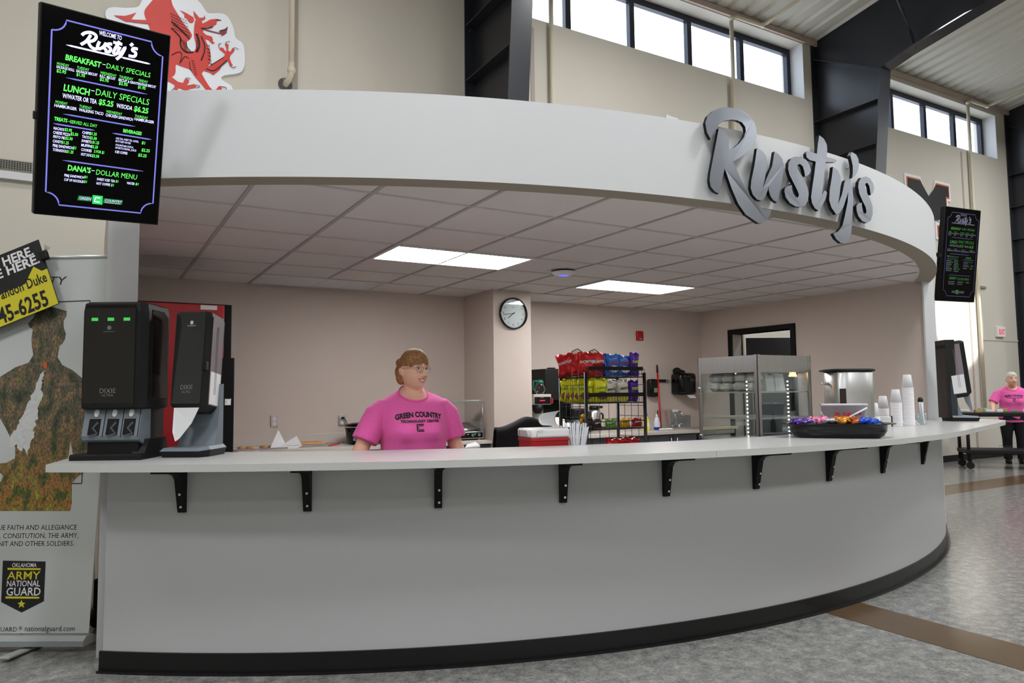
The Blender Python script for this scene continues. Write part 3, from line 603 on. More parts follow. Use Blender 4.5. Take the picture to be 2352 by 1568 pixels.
P = atz(432, 1050, ZCT); D = (P-CAMP).dot(_f); k1 = 345*D/FPX/.715
vx = Vector((cos(radians(-40)), sin(radians(-40)), 0)); 
napkin((P.x+.02, P.y+.08, ZCT), radians(-34), k1, 'grey and black napkin dispenser beside the cutlery dispenser at the counter left end', .80)
P = atz(2190, 953, ZCT)
napkin((7.33, 3.86, ZCT), radians(52), 1.1, 'black napkin dispenser at the far right end of the counter, seen from its side', .8, True)
# ================================================================== KITCHEN FURNITURE
ZW_ = .91
def worktop(x0, x1, label, splash=True):
    t = thing('worktop', label, 'worktop', (x0, 6.72, ZW_))
    MB().bb((0, 0, -.04), (x1-x0, YB-6.72-.002, 0), .004).out('top_slab', M_KLAM, t)
    tag(MB().bb((0, 0, 0), (x1-x0, .02, .10), .003).out('backsplash', M_KLAM, None, (x0, YB-.022, ZW_)), 'low backsplash strip behind '+label[label.index('the'):] if False else ('low laminate backsplash %s of the column' % ('left' if x0 < 3 else 'right')), 'backsplash')
worktop(1.14, 3.676, 'pale laminate worktop along the back wall, left of the column')
worktop(4.155, 6.72, 'pale laminate worktop along the back wall, right of the column, with the sink')
def cabinet(x0, w, label):
    t = thing('base_cabinet', label, 'cabinet', (x0, 6.76, 0), group='grey base cabinets')
    MB().bb((0.002, .02, .09), (w-.002, .58, .868)).bb((.01, .06, 0), (w-.01, .56, .09)).out('carcass', M_CAB, t)
    for i in range(2):
        d = MB().bb((.006+i*w/2, 0, .10), (w/2-.006+i*w/2+.003, .02, .86), .003).out('door', M_CAB, t)
        hx = w/2-.05 if i == 0 else w/2+.05
        MB().tube([(hx, 0, .72), (hx, -.03, .72), (hx, -.03, .82), (hx, 0, .82)], .005, 8).out('handle', M_STEEL, d)
for x0, w, lb in ((1.16, .83, 'grey base cabinet under the left worktop, behind the cookies'), (1.99, .84, 'grey base cabinet under the left worktop, behind the woman'), (2.83, .84, 'grey base cabinet under the left worktop, next to the column'),
                  (4.17, .84, 'grey base cabinet right of the column, under the coffee machines'), (5.01, .84, 'grey base cabinet behind the snack rack'), (5.85, .80, 'grey base cabinet under the hand sink')):
    cabinet(x0, w, lb)
_an = lambda x, r: asin((x-CK[0])/r)
sh = arc(CK, 5.69, _an(1.1, 5.69), _an(5.1, 5.69), 40)+arc(CK, 5.05, _an(5.0, 5.05), _an(3.7, 5.05), 14)+arc(CK, 5.28, _an(3.62, 5.28), _an(2.32, 5.28), 14)+arc(CK, 5.52, _an(2.2, 5.52), _an(1.15, 5.52), 12)
sv = thing('service_shelf', 'low work shelf behind the counter, hidden below its top', 'shelf', (3.6, 3.7, .80))
MB().prism([(x-3.6, y-3.7, -.03) for x, y in sh], [(x-3.6, y-3.7, 0) for x, y in sh]).out('shelf_top', M_STEEL, sv)
for (a, r) in ((-.45, 5.62), (-.45, 5.55), (-.2, 5.62), (-.2, 5.32), (.0, 5.62), (.0, 5.12), (.2, 5.62), (.2, 5.12)):
    x, y = CK[0]+r*sin(a), CK[1]-r*cos(a); MB().cyl((x-3.6, y-3.7, -.80), (x-3.6, y-3.7, -.03), .018, n=10).out('leg', M_STEEL, sv)
# ---- red drinks cooler / fridge at the left
fx1 = aty(512, 900, 6.0).x; fx2 = aty(531, 900, 6.0).x; zt = aty(420, 694, 6.0).z
fr = thing('drinks_fridge', 'tall red and black drinks fridge standing behind the two dispensers', 'fridge', (.24, 6.0, 0))
MB().bb((0, .02, .06), (fx2-.24, .75, zt), .006).bb((.03, .06, 0), (fx2-.28, .72, .06)).out('body', M_BLACK, fr)
MB().bb((.0, -.005, .95), (fx1-.24, .02, zt-.01), .004).out('upper_panel', mat('fridge_red', (176, 12, 30), .28, var=.05), fr)
MB().bb((.0, -.005, .08), (fx1-.27, .02, .94), .004).out('lower_panel', mat('fridge_red', (176, 12, 30), .28), fr)
zl = aty(515, 822, 5.95).z; lx0 = aty(506, 900, 5.9).x-.24; lx1 = aty(538, 900, 5.9).x-.24
MB().bb((lx0, -.10, .05), (lx1, .0, zl), .006).out('door_edge', M_BLACK, fr)
for px in (501, 523):
    c = aty(px, 923, 5.88); MB().box((c.x-.24, -.115, c.z), (.05, .03, .055), .006).cyl((c.x-.24, -.13, c.z), (c.x-.24, -.145, c.z), .012, n=12).out('latch', M_CHROME, fr)
c = aty(480, 706, 5.99); MB().box((c.x-.24, -.007, c.z), (.12, .003, .035)).out('sticker', M_PAPER, fr)
# ---- things on the left worktop
M_COOK = mat('cookie_dough', (196, 146, 88), .8, var=.35, vscale=60, bump=.6, bscale=90)
tr = thing('baking_tray', 'flat baking tray of cookies lined with paper, left part of the worktop', 'tray', (aty(585, 1015, 6.95).x, 6.98, ZW_))
MB().bb((-.26, -.17, 0), (.26, .17, .006)).bb((-.26, -.175, .0), (.26, -.17, .018)).bb((-.26, .17, 0), (.26, .175, .018)).bb((-.265, -.175, 0), (-.26, .175, .018)).bb((.26, -.175, 0), (.265, .175, .018)).out('pan', M_STEEL, tr)
MB().bb((-.25, -.165, .006), (.25, .165, .0075)).out('paper_liner', M_PAPER, tr)
for px, lb in ((556, 'golden cookie at the left end of the tray, half hidden by the fridge'), (574, 'golden cookie on the tray, second from the fridge'), (607, 'golden cookie on the tray, third from the fridge'), (626, 'golden cookie on the tray beside the crumpled white paper')):
    c = aty(px, 1012, 6.92)
    tag(MB().lathe([(.0005, .0), (.032, .002), (.038, .010), (.030, .022), (.012, .027)], 18).out('cookie', M_COOK, None, (c.x, 6.92+.05*random.random(), ZW_+.0078)), lb, 'cookie', 'cookies on the tray')
c = aty(652, 1015, 6.86)
pb = MB(); P = [(-.13, -.05, .0), (-.02, .10, .17), (.03, .05, .05), (.13, .02, .11), (.17, -.03, .02), (.1, -.09, .0), (-.02, -.10, .0)]
top = (.0, .0, .035)
vs = [pb.v(p) for p in P]; tv_ = pb.v(top)
for i in range(len(vs)): pb.face([vs[i], vs[(i+1) % len(vs)], tv_])
o = pb.out('paper_sheet', M_PAPER, None, (c.x, 6.90, ZW_)); tag(o, 'crumpled sheet of white paper standing up from the worktop', 'paper')
sm = o.modifiers.new('s', 'SOLIDIFY'); sm.thickness = .0015
c = aty(700, 1010, 7.0)
t2 = thing('cookie_sheet', 'low aluminium sheet of baked squares right of the crumpled paper', 'tray', (c.x, 7.02, ZW_))
MB().bb((-.19, -.14, 0), (.19, .14, .005)).bb((-.19, -.145, .0), (.19, -.14, .028)).bb((-.19, .14, 0), (.19, .145, .028)).bb((-.195, -.145, 0), (-.19, .145, .028)).bb((.19, -.145, 0), (.195, .145, .028)).out('pan', M_STEEL, t2)
MB().bb((-.17, -.13, .005), (.17, .13, .042), .01).out('baked_layer', M_COOK, t2)
c = aty(758, 1014, 6.9)
tag(MB().tube([(-.10, 0, .012), (-.02, .0, .006), (.1, .01, .02)], [.006, .009, .006], 8).box((-.12, 0, .010), (.08, .045, .006), .002).out('spatula', M_RED, None, (c.x, 6.9, ZW_)), 'red spatula lying on the worktop beside the slow cooker', 'spatula')
c = aty(838, 1000, 7.05)
sc = thing('slow_cooker', 'black slow cooker on the worktop, half hidden by the pink sleeve', 'slow cooker', (c.x, 7.03, ZW_))
MB().lathe([(.14, 0), (.165, .01), (.185, .15), (.19, .165)], 36, sx=1.1, sy=.85).out('base', M_BLACKG, sc)
MB().lathe([(.19, .165), (.196, .168), (.196, .178), (.19, .18)], 36, sx=1.1, sy=.85).out('rim', M_CHROME, sc)
MB().lathe([(.192, .18), (.19, .195), (.12, .212), (.04, .218)], 36, sx=1.1, sy=.85).out('lid', M_BLACKG, sc)
MB().cyl((0, 0, .217), (0, 0, .24), .025, n=16).out('lid_knob', M_BLACKM, sc)
MB().cyl((-.145, -.125, .055), (-.158, -.15, .055), .018, n=14).out('dial', M_CHROME, sc)
c = aty(1058, 985, 7.0)
rg = thing('roller_grill', 'steel hot dog roller grill with a glass guard, in front of the column corner', 'grill', (c.x, 6.95, ZW_))
MB().bb((-.28, -.16, .015), (.17, .22, .09), .006).bb((-.25, -.14, 0), (-.22, -.11, .015)).bb((.11, -.14, 0), (.14, -.11, .015)).out('body', M_STEEL, rg)
MB().bb((-.26, -.163, .025), (.155, -.16, .078)).out('control_panel', M_BLACK, rg)
for x in (.03, .105): MB().cyl((x, -.163, .055), (x, -.185, .055), .016, n=16).out('knob', M_CHROME, rg)
for x in (-.02, .065): MB().box((x, -.165, .064), (.018, .004, .008)).out('indicator', M_LED, rg)
for i in range(6): MB().cyl((-.26, -.12+.055*i, .112+.01*i), (.14, -.12+.055*i, .112+.01*i), .014, n=12).out('roller', M_CHROME, rg)
MB().bb((.14, -.16, .09), (.17, .22, .19), .004).bb((-.28, -.16, .09), (-.26, .22, .19), .004).out('end_plate', M_STEEL, rg)
MB().bb((-.25, -.17, .19), (.15, -.165, .40)).out('glass_guard', M_CLEAR, rg)
MB().bb((-.27, -.18, .395), (.165, -.08, .42), .003).cyl((.155, -.168, .10), (.155, -.168, .40), .005, n=8).cyl((-.26, -.168, .10), (-.26, -.168, .40), .005, n=8).out('guard_frame', M_STEEL, rg)
# ---- outlets, clock, alarm
def outlet(px, py, label, plug=False):
    c = aty(px, py, YB)
    t = thing('wall_outlet', label, 'outlet', (c.x, YB, c.z), group='wall outlets')
    MB().box((0, -.004, 0), (.075, .008, .115), .003).out('cover_plate', M_STEEL, t)
    for z in (.024, -.024):
        s = MB().cyl((0, -.008, z), (0, -.0105, z), .018, n=18).out('socket', M_PLWHITE, t)
        for x in (-.006, .006): MB().box((x, -.011, z+.002), (.002, .001, .008)).out('slot', M_BLACK, s)
    if plug:
        MB().box((.004, -.022, .026), (.026, .03, .022), .004).tube([(.01, -.035, .022), (.03, -.045, .0), (.05, -.04, -.05), (.07, -.02, -.14)], .004, 8).out('plug_cord', M_BLACKM, t)
outlet(630, 967, 'steel wall outlet with nothing plugged in, above the cookies'); outlet(785, 965, 'steel wall outlet with a black plug, above the slow cooker', True)
c = aty(1177.5, 720, 6.68)
ck = thing('wall_clock', 'round black-rimmed wall clock on the column', 'clock', (c.x, 6.68, c.z))
R_ = .172
MB().at(Matrix.Rotation(pi/2, 4, 'X')).lathe([(R_-.012, 0), (R_, .004), (R_, .03), (R_-.006, .038), (R_-.014, .034), (R_-.016, .012)], 56, cap=False).out('rim', M_BLACKG, ck)
MB().cyl((0, 0, 0), (0, -.012, 0), R_-.014, n=56).out('face', M_PLWHITE, ck)
nm = MB()
for h in range(1, 13): a = radians(90-30*h); glyphs(nm, str(h), .122*cos(a), .122*sin(a)-.013, .036, 'CENTER', y=-.0125)
for k in range(60): a = radians(6*k); nm.at(Matrix.Rotation(a, 4, 'Y')).box((0, -.0125, .150), (.0018, .0006, .010)); nm.at(Matrix())
nm.out('numerals', M_INK, ck, norm=False)
bl = MB(); glyphs(bl, 'Quill', 0, .062, .02, 'CENTER', shear=.3, y=-.0125); bl.out('brand_lettering', mat('blue_print', (60, 80, 170), .5), ck, norm=False)
for nme, ang, ln, w in (('hour_hand', 232, .085, .008), ('minute_hand', 262, .125, .006)):
    a = radians(ang); ribbon(MB(), [(-.02*sin(a), -.02*cos(a)), (ln*sin(a), ln*cos(a))], w, lambda p, y: (p[0], -.016, p[1])).out(nme, M_BLACK, ck)
MB().cyl((0, -.012, 0), (0, -.018, 0), .006, n=12).out('hub', M_BLACK, ck)
MB().cyl((0, -.030, 0), (0, -.031, 0), R_-.012, n=56).out('cover_glass', M_CLEAR, ck)
c = aty(1467, 771, YB)
fa = thing('fire_alarm', 'small red fire alarm strobe on the kitchen back wall', 'alarm', (c.x, YB, c.z))
MB().box((0, -.02, 0), (.105, .04, .125), .01).out('housing', mat('alarm_red', (170, 20, 24), .4), fa)
MB().box((.005, -.045, -.012), (.085, .02, .035), .008).out('strobe_lens', M_CLEAR, fa)
l = MB(); glyphs(l, 'FIRE', .0, -.052, .026, 'CENTER', y=-.0405); l.out('lettering', M_PLWHITE, fa, norm=False)
# ---- dispensers and tools on the back wall, right
c = aty(1493, 891, YB); k = 6.62
sd = thing('soap_dispenser', 'black soap dispenser on the wall left of the red mop handle', 'dispenser', (c.x, YB, c.z))
MB().box((0, -.05, 0), (.15, .10, .24), .03, 4).out('housing', M_BLACKG, sd); MB().box((.01, -.102, -.03), (.06, .004, .06), .004).out('window', mat('soap_window', (120, 135, 110), .2), sd)
MB().box((0, -.09, -.09), (.11, .03, .05), .01).out('push_bar', M_BLACKM, sd)
tp_, bt_ = aty(1509, 838, YB-.06), aty(1518, 975, YB-.18)
mp = thing('mop_handle', 'red mop handle with a black grip leaning on the wall clip', 'mop', (bt_.x, YB-.18, ZW_))
v = Vector((tp_.x-bt_.x, .12, tp_.z-ZW_))
MB().cyl(v*.01, v*.88, .012, n=12).out('pole', mat('mop_red', (190, 24, 20), .35), mp); MB().cyl(v*.88, v*1.0, .014, .010, n=12).out('grip', M_BLACKM, mp)
c = aty(1520, 874, YB)
cl = thing('wall_clip', 'black clip bar fixed to the wall, holding the red mop handle', 'clip', (c.x, YB, c.z)); MB().box((.0, -.015, 0), (.18, .03, .035), .006).out('rail', M_BLACKM, cl); MB().box((.065, -.035, 0), (.03, .02, .045), .004).out('jaw', M_STEEL, cl)
c = aty(1557, 882, YB)
td = thing('towel_dispenser', 'black paper towel dispenser on the wall above the hand sink', 'dispenser', (c.x, YB, c.z))
MB().box((0, -.11, 0), (.30, .22, .30), .05, 5).out('housing', M_BLACKG, td); MB().box((.05, -.222, .055), (.10, .004, .05), .01).out('window', M_SMOKE2, td)
MB().prism([(-.02, -.19, -.15), (.11, -.19, -.15), (.13, -.21, -.19), (.01, -.21, -.19)], [(-.02, -.186, -.15), (.11, -.186, -.15), (.13, -.206, -.19), (.01, -.206, -.19)]).out('paper_towel', M_PAPER, td)
c = aty(1548, 845, YB)
tag(MB().ball((-.03, -.09, .02), (.06, .06, .05), 14, 8).ball((.04, -.09, .005), (.06, .06, .035), 14, 8).out('cap', M_BLACKM, None, (c.x, YB, td.location.z+.155)), 'crumpled black cap on top of the paper towel dispenser', 'cap')
# ---- hand sink and bottles on the right worktop
c = aty(1558, 978, 7.15)
sk = thing('sink_splash', 'steel splash box of the hand sink with a faucet', 'sink', (c.x, 7.08, ZW_))
MB().bb((-.19, .24, 0), (.19, .26, .24)).bb((-.19, 0.02, 0), (-.18, .26, .24)).bb((.18, .02, 0), (.19, .26, .17)).bb((-.19, .0, -.0), (.19, .26, .006)).out('splash_panel', M_STEEL, sk)
MB().tube([(.03, .16, .006), (.03, .16, .19), (.03, .12, .22), (.03, .04, .21), (.03, .02, .17)], .011, 10).out('spout', M_CHROME, sk)
for x in (-.03, .09): MB().cyl((x, .15, .006), (x, .15, .05), .016, n=12).box((x, .13, .055), (.02, .06, .012), .003).out('tap_handle', M_CHROME, sk)
c = aty(1540, 946, 7.1)
MB().box((-.10, .015, .235), (.10, .004, .035)).out('notice', M_PAPER, sk)
def bottle(px, y, prof, m, label, capm=None, capz=None, name='bottle', lab=None):
    c = aty(px, 975, y); t = thing(name, label, 'bottle', (c.x, y, ZW_))
    MB().lathe(prof, 20).out('bottle_body', m, t)
    if capm: MB().lathe(capz, 16).out('cap', capm, t)
    if lab: MB().lathe(lab[0], 20, cap=False).out('wrap_label', lab[1], t)
    return t
bottle(1484, 6.95, [(.04, 0), (.045, .01), (.045, .12), (.02, .17), (.015, .19)], mat('yellow_bottle', (238, 220, 40), .35), 'yellow spray bottle with a blue top beside the snack rack', mat('blue_cap', (60, 120, 220), .4), [(.018, .185), (.022, .19), (.022, .215), (.012, .22)], 'spray_bottle', ([(.0455, .05), (.0455, .10)], M_PLWHITE))
bottle(1509, 7.0, [(.04, 0), (.042, .01), (.042, .09), (.025, .15), (.012, .175)], mat('clear_blue_soap', (196, 202, 216), .2), 'clear dish soap bottle with blue liquid, in front of the mop handle', M_PLWHITE, [(.014, .17), (.014, .195), (.008, .20)], 'soap_bottle', ([(.0425, .004), (.0425, .04)], mat('soap_blue', (30, 40, 150), .3)))
c = aty(1532, 976, 6.9)
cb = MB()
for i in range(5): cb.ball((-.08+.04*i, .01*(i % 2), .012), (.035, .03, .014), 10, 6)
o = cb.out('dish_cloth', M_PAPER, None, (c.x, 6.92, ZW_)); tag(o, 'white cloth crumpled on the worktop before the hand sink', 'cloth')
rm = o.modifiers.new('r', 'REMESH'); rm.mode = 'VOXEL'; rm.voxel_size = .005
c = aty(1600, 985, 6.6)
hs = thing('sink_stand', 'steel hand sink basin between the worktop and the glass warmer', 'sink', (7.05, 6.95, 0))
MB().bb((-.28, -.2, .84), (.28, .22, .90), .01).bb((-.24, -.16, .70), (.24, .18, .84), .02).out('basin', M_STEEL, hs)
for x, y in ((-.22, -.14), (.22, -.14), (-.22, .16), (.22, .16)): MB().cyl((x, y, 0), (x, y, .72), .016, n=10).out('leg', M_STEEL, hs)
MB().bb((-.30, -.24, .90), (.30, -.16, .935), .004).out('cutting_board', mat('board_wood', (206, 184, 146), .6, var=.15), hs)
# ---- coffee corner
c0, c1 = aty(1240, 900, 7.1).x, aty(1312, 900, 7.1).x
bb_ = thing('black_beverage_machine', 'tall black beverage machine behind the snack rack, next to the column', 'machine', ((c0+c1)/2, 7.08, ZW_))
hh = aty(1265, 846, 6.9).z-ZW_; w_ = (c1-c0)/2
MB().bb((-w_, -.05, 0), (w_, .27, .10), .006).bb((-w_, .02, .10), (w_, .27, .40)).bb((-w_, -.10, .40), (w_, .27, hh), .008).out('body', M_BLACKM, bb_)
MB().cyl((-.02, .08, hh), (-.02, .08, hh+.02), .05, n=18).out('lid', M_BLACKM, bb_)
c = aty(1318, 876, 7.0); tag(MB().bb((-.06, -.05, -.05), (.06, .05, .05), .01).out('warming_lamp', mat('orange_glow', (250, 180, 130), .5, emit=.8), bb_, (w_+.0, -.15, c.z-ZW_)), 'lit orange panel', 'x'); 
for q in bb_.children:
    if q.name.startswith('warming'): del q['category']
xa_, xb_ = aty(1226, 915, 6.85).x, aty(1266, 915, 6.85).x; zt_ = aty(1245, 905, 6.85).z-ZW_; zb_ = aty(1245, 929, 6.85).z-ZW_
br = thing('coffee_brewer', 'coffee brewer with a black panel and three red lights, right beside the column', 'coffee machine', ((xa_+xb_)/2, 6.85, ZW_))
w_ = (xb_-xa_)/2
MB().bb((-w_, 0, 0), (w_, .18, .05), .004).bb((-w_, .10, .05), (w_*.6, .18, zb_)).bb((-w_, 0, zb_), (w_, .2, zt_), .004).out('body', M_KLAM, br)
MB().bb((-w_+.01, -.004, zb_+.008), (w_-.01, 0, zt_-.03)).out('control_panel', M_BLACK, br)
for i in range(3): MB().box((-.03+.024*i, -.006, (zb_+zt_)/2-.012), (.014, .003, .012)).out('red_light', mat('red_led', (255, 30, 70), .4, emit=1.6), br)
MB().box((-.01, -.006, (zb_+zt_)/2+.022), (.05, .003, .014)).out('display', mat('lcd_grey', (70, 84, 80), .3), br)
MB().lathe([(.035, zb_-.10), (.06, zb_-.06), (.065, zb_)], 20, c=(-.03, .06, 0)).out('brew_funnel', M_BLACKM, br)
MB().box((w_+.006, -.01, (zb_+zt_)/2-.02), (.02, .02, .06), .006).out('tap_handle', M_RED, br)
cf = thing('coffee_carafe', 'glass coffee carafe with a green lid, on top of the coffee brewer', 'carafe', (aty(1241, 890, 6.93).x, 6.94, ZW_+zt_))
MB().lathe([(.04, 0), (.065, .03), (.07, .06), (.045, .11), (.04, .125)], 24).out('glass_bowl', M_CLEAR, cf); MB().lathe([(.043, .122), (.045, .14), (.03, .16), (.02, .163)], 20).out('lid', mat('green_lid', (10, 110, 84), .4), cf)
MB().tube([(-.04, 0, .15), (-.085, 0, .15), (-.09, 0, .06), (-.07, 0, .05)], .010, 8).out('handle', mat('green_lid', (10, 110, 84), .4), cf)
M_CUP = mat('printed_paper_cup', (222, 216, 212), .6, var=.04); M_CUPB = mat('cup_brown_band', (150, 84, 62), .6, var=.3, vscale=80)
for px, n, lb in ((1252, 4, 'stack of printed paper cups nearest the coffee brewer'), (1266, 5, 'tall stack of printed paper cups, second from the brewer'), (1279, 5, 'stack of printed paper cups just left of the rack post'), (1292, 4, 'stack of printed paper cups just right of the rack post'), (1304, 2, 'short stack of printed paper cups before the grey grinder')):
    c = aty(px, 960, 6.80); t = thing('cup_stack', lb, 'cups', (c.x, 6.82, ZW_), group='paper cups of the coffee corner')
    H_ = .10+.022*n
    MB().lathe([(.042, 0), (.036, H_)], 18).out('cup', M_CUP, t)
    for z in (.03, .075): MB().lathe([(.0425-.006*z/H_, z), (.0424-.006*(z+.022)/H_, z+.022)], 18, cap=False).out('printed_band', M_CUPB, t)
c = aty(1331, 950, 6.9); t = thing('coffee_grinder', 'grey coffee grinder behind the wire side of the snack rack', 'grinder', (c.x, 6.92, ZW_)); MB().bb((-.09, -.08, 0), (.09, .12, .17), .008).out('body', M_GREY, t); MB().bb((-.10, -.06, .17), (.10, .12, .30), .02).out('hopper', M_BLACKM, t)
c = aty(1370, 950, 6.9); t = thing('airpot', 'steel coffee airpot seen through the snack rack', 'airpot', (c.x, 6.95, ZW_)); MB().lathe([(.075, 0), (.078, .02), (.078, .25), (.06, .28)], 28).out('body', M_STEEL, t); MB().lathe([(.06, .278), (.062, .31), (.05, .33)], 24).box((.07, 0, .31), (.1, .05, .03), .008).out('pump_lid', M_BLACKM, t); MB().tube([(.085, -.02, .24), (.11, -.03, .22), (.11, -.03, .17)], .012, 8).out('spout', M_BLACKM, t)
za_ = aty(1350, 822, 6.95).z
t = thing('wall_monitor', 'black flat panel with two cable loops behind the chip bags', 'panel', ((aty(1298, 820, 7.3).x+aty(1400, 820, 7.3).x)/2, YB-.03, aty(1350, 838, 7.3).z))
w_ = (aty(1400, 820, 7.3).x-aty(1298, 820, 7.3).x)/2
MB().bb((-w_, -.05, -.10), (w_, .0, .10), .005).out('panel', M_BLACK, t)
for x in (-.14, .12): MB().tube([(x-.12, -.03, .09), (x-.08, -.03, .17), (x, -.03, .20), (x+.07, -.03, .16), (x+.10, -.03, .09)], .006, 8).out('cable', M_BLACKM, t)
# ---- chair with jacket, red cooler
CH = (2.535, 4.03)
ch = thing('office_chair', 'grey office chair behind the counter, a dark jacket over its back', 'chair', (*CH, 0), radians(-20))
for k in range(5): a = 2*pi*k/5; MB().tube([(0, 0, .09), (.28*cos(a), .28*sin(a), .07)], [.025, .014], 8).ball((.28*cos(a), .28*sin(a), .03), .03, 10, 8).out('caster_arm', M_BLACKM, ch)
MB().cyl((0, 0, .07), (0, 0, .46), .03, n=14).out('column', M_BLACKM, ch)
MB().box((0, 0, .49), (.48, .46, .08), .03, 4).out('seat', M_CAB, ch)
MB().rings([[(x*(1-.1*k), .22+.03*k-.02*cos(x*5)+yy, .60+.115*k) for x, yy in ((-.22, 0), (-.1, -.01), (.1, -.01), (.22, 0), (.22, .05), (-.22, .05))] for k in range(6)], True, True).out('backrest', mat('chair_grey_mesh', (120, 126, 142), .7, bump=.3, bscale=300), ch)
MB().box((0, .25, .55), (.06, .03, .2), .01).out('back_support', M_BLACKM, ch)
def jk(u, v):
    # u along shoulders, v from the front hem over the back's top to the rear hem
    x = (u-.5)*.44; s = (v-.5)*2; side = abs(u-.5)*2
    zt = 1.212-.05*side**2.2-.02*sin(u*9); drop = .62*max(0, abs(s)-.12)**1.0*(1 if s < 0 else 1)
    y = .305+(.075+.05*abs(s)+.02*sin(u*14+s*4)*abs(s))*(1 if s > 0 else -1)*min(1, abs(s)*6)
    x *= 1+.16*abs(s)
    return (x, y, zt-drop-.012*sin(u*22)*abs(s))
jm = MB().grid(jk, 36, 36).out('jacket', mat('black_fleece', (13, 13, 18), .95, var=.2, vscale=40, bump=.3, bscale=200), None, (*CH, 0), radians(-20), norm=False)
tag(jm, 'black jacket draped over the back of the office chair', 'jacket'); q = jm.modifiers.new('s', 'SOLIDIFY'); q.thickness = .018
PXC = aty(1258, 1000, 3.72)
co = thing('cool_box', 'red cool box with a white lid behind the counter', 'cool box', (PXC.x+.02, 3.80, .835), radians(-8))
kx = .125
MB().rings([[(sx*(kx-.012+.012*f), sy*(.10-.008+.008*f), z) for sx, sy in ((-1, -1), (1, -1), (1, 1), (-1, 1))] for z, f in ((0, 0), (.02, .2), (.29, 1))], True, False).out('tub', M_RED, co)
MB().box((0, 0, .280), (2*kx+.006, .212, .02), .004).out('tub_rim', M_RED, co)
MB().box((0, 0, .318), (2*kx+.012, .222, .056), .014, 3).out('lid', M_PLWHITE, co)
MB().tube([(-kx+.03, -.112, .30), (-kx+.03, -.118, .335), (-kx+.07, -.118, .338)], .003, 6).tube([(-kx-.008, -.07, .30), (-kx-.012, -.07, .335), (-kx-.012, .07, .335), (-kx-.008, .07, .30)], .004, 6).out('handle_groove', M_PLWHITE, co)
def scp(u, v): a = -1.9+3.2*u; r = .05; return (-.085+.17*v+.02*u, r*cos(a)*.9-.01, .402+r*sin(a)*(.75+.25*v)-.0)
o = MB().grid(scp, 14, 10).out('scoop', M_PLWHITE, None, (PXC.x+.06, 3.78, .835), radians(20), norm=False); tag(o, 'white curled plastic scoop lying on the red cool box', 'scoop'); q = o.modifiers.new('s', 'SOLIDIFY'); q.thickness = .002
# ---- bundle of wrapped straws
PS = aty(1334, 1010, 3.66)
hd = thing('straw_holder', 'clear tumbler on the low shelf holding the wrapped straws', 'tumbler', (PS.x, 3.72, .80))
MB().lathe([(.038, 0), (.045, .16), (.043, .16), (.036, .004)], 24).out('tumbler_wall', M_CLEAR, hd)
rnd = random.Random(3)
M_STRAW = mat('straw_paper', (214, 216, 222), .7, var=.03)
for i in range(26):
    t = i/25; xb = (-.024+.048*t); xt = -.105+.215*t+rnd.uniform(-.008, .008); y = rnd.uniform(-.022, .022); zt = .405+rnd.uniform(-.016, .014)-.03*abs(t-.5)
    o = MB().tube([(xb, y, .008), (xb*1.3+(xt-xb)*.25, y, .16), (xt, y*1.4, zt)], .0052, 6).out('wrapped_straw', M_STRAW, None, (PS.x, 3.72, .80)); tag(o, 'white paper-wrapped straw fanning up from the tumbler behind the counter', 'straw', 'paper-wrapped straws in the tumbler')
# ================================================================== SNACK RACK
RX0, RX1, RY0, RY1 = 2.92, 3.44, 4.0, 4.31
M_WIRE = mat('black_wire', (10, 10, 11), .4)
rk = thing('snack_rack', 'black wire snack rack full of chip bags behind the counter', 'rack', (RX0, RY0, 0))
w, d = RX1-RX0, RY1-RY0
for x, y, zt in ((0, 0, 1.535), (w, 0, 1.535), (0, d, 1.56), (w, d, 1.535)): MB().cyl((x, y, .0), (x, y, zt), .0125, n=10).out('post', M_WIRE, rk)
SH = [1.505, 1.322, 1.140, .955]
for i, z in enumerate(SH):
    s = MB()
    for x in (0, w): s.cyl((x, 0, z), (x, d, z), .004, n=6)
    for k in range(5): s.cyl((0, d*k/4, z), (w, d*k/4, z), .003, n=6)
    for k in range(22): s.cyl((w*k/21, 0, z), (w*k/21, d, z), .0018, n=5)
    s.cyl((0, 0, z+.055), (w, 0, z+.055), .003, n=6)
    for k in range(22): s.cyl((w*k/21, 0, z), (w*k/21, 0, z+.055), .0016, n=5)
    s.out('shelf', M_WIRE, rk)
    if i < 2: MB().bb((.02, -.012, z+.045), (w-.02, -.006, z+.072)).out('price_strip', M_BLACK, rk)
sg = MB()
for x in (-.003, w+.003):
    for k in range(1, 4): sg.cyl((x, d*k/4, .2), (x, d*k/4, 1.53 if x > 0 else 1.56), .0022, n=6)
    for z in [.25+.075*k for k in range(18)]: sg.cyl((x, 0, z), (x, d, z), .0022, n=6)
sg.out('side_grid', M_WIRE, rk)
bk = MB()
for k in range(1, 6): bk.cyl((w*k/6, d, .2), (w*k/6, d, 1.5), .0022, n=6)
for z in [.3+.15*k for k in range(9)]: bk.cyl((0, d, z), (w, d, z), .0022, n=6)
bk.out('back_grid', M_WIRE, rk)
def foil(name, rgb): return mat(name, rgb, .26, .25, var=.12, vscale=30, bump=.35, bscale=45)
BAGM = {'red': foil('red_foil', (186, 20, 22)), 'blue': foil('blue_foil', (52, 108, 190)), 'purple': foil('purple_foil', (74, 28, 140)), 'yellow': foil('yellow_foil', (214, 214, 22)), 'baked': foil('beige_foil', (206, 200, 186)),
        'brown': foil('brown_foil', (62, 40, 28)), 'green': foil('green_foil', (104, 170, 50)), 'amber': foil('amber_foil', (236, 176, 18))}
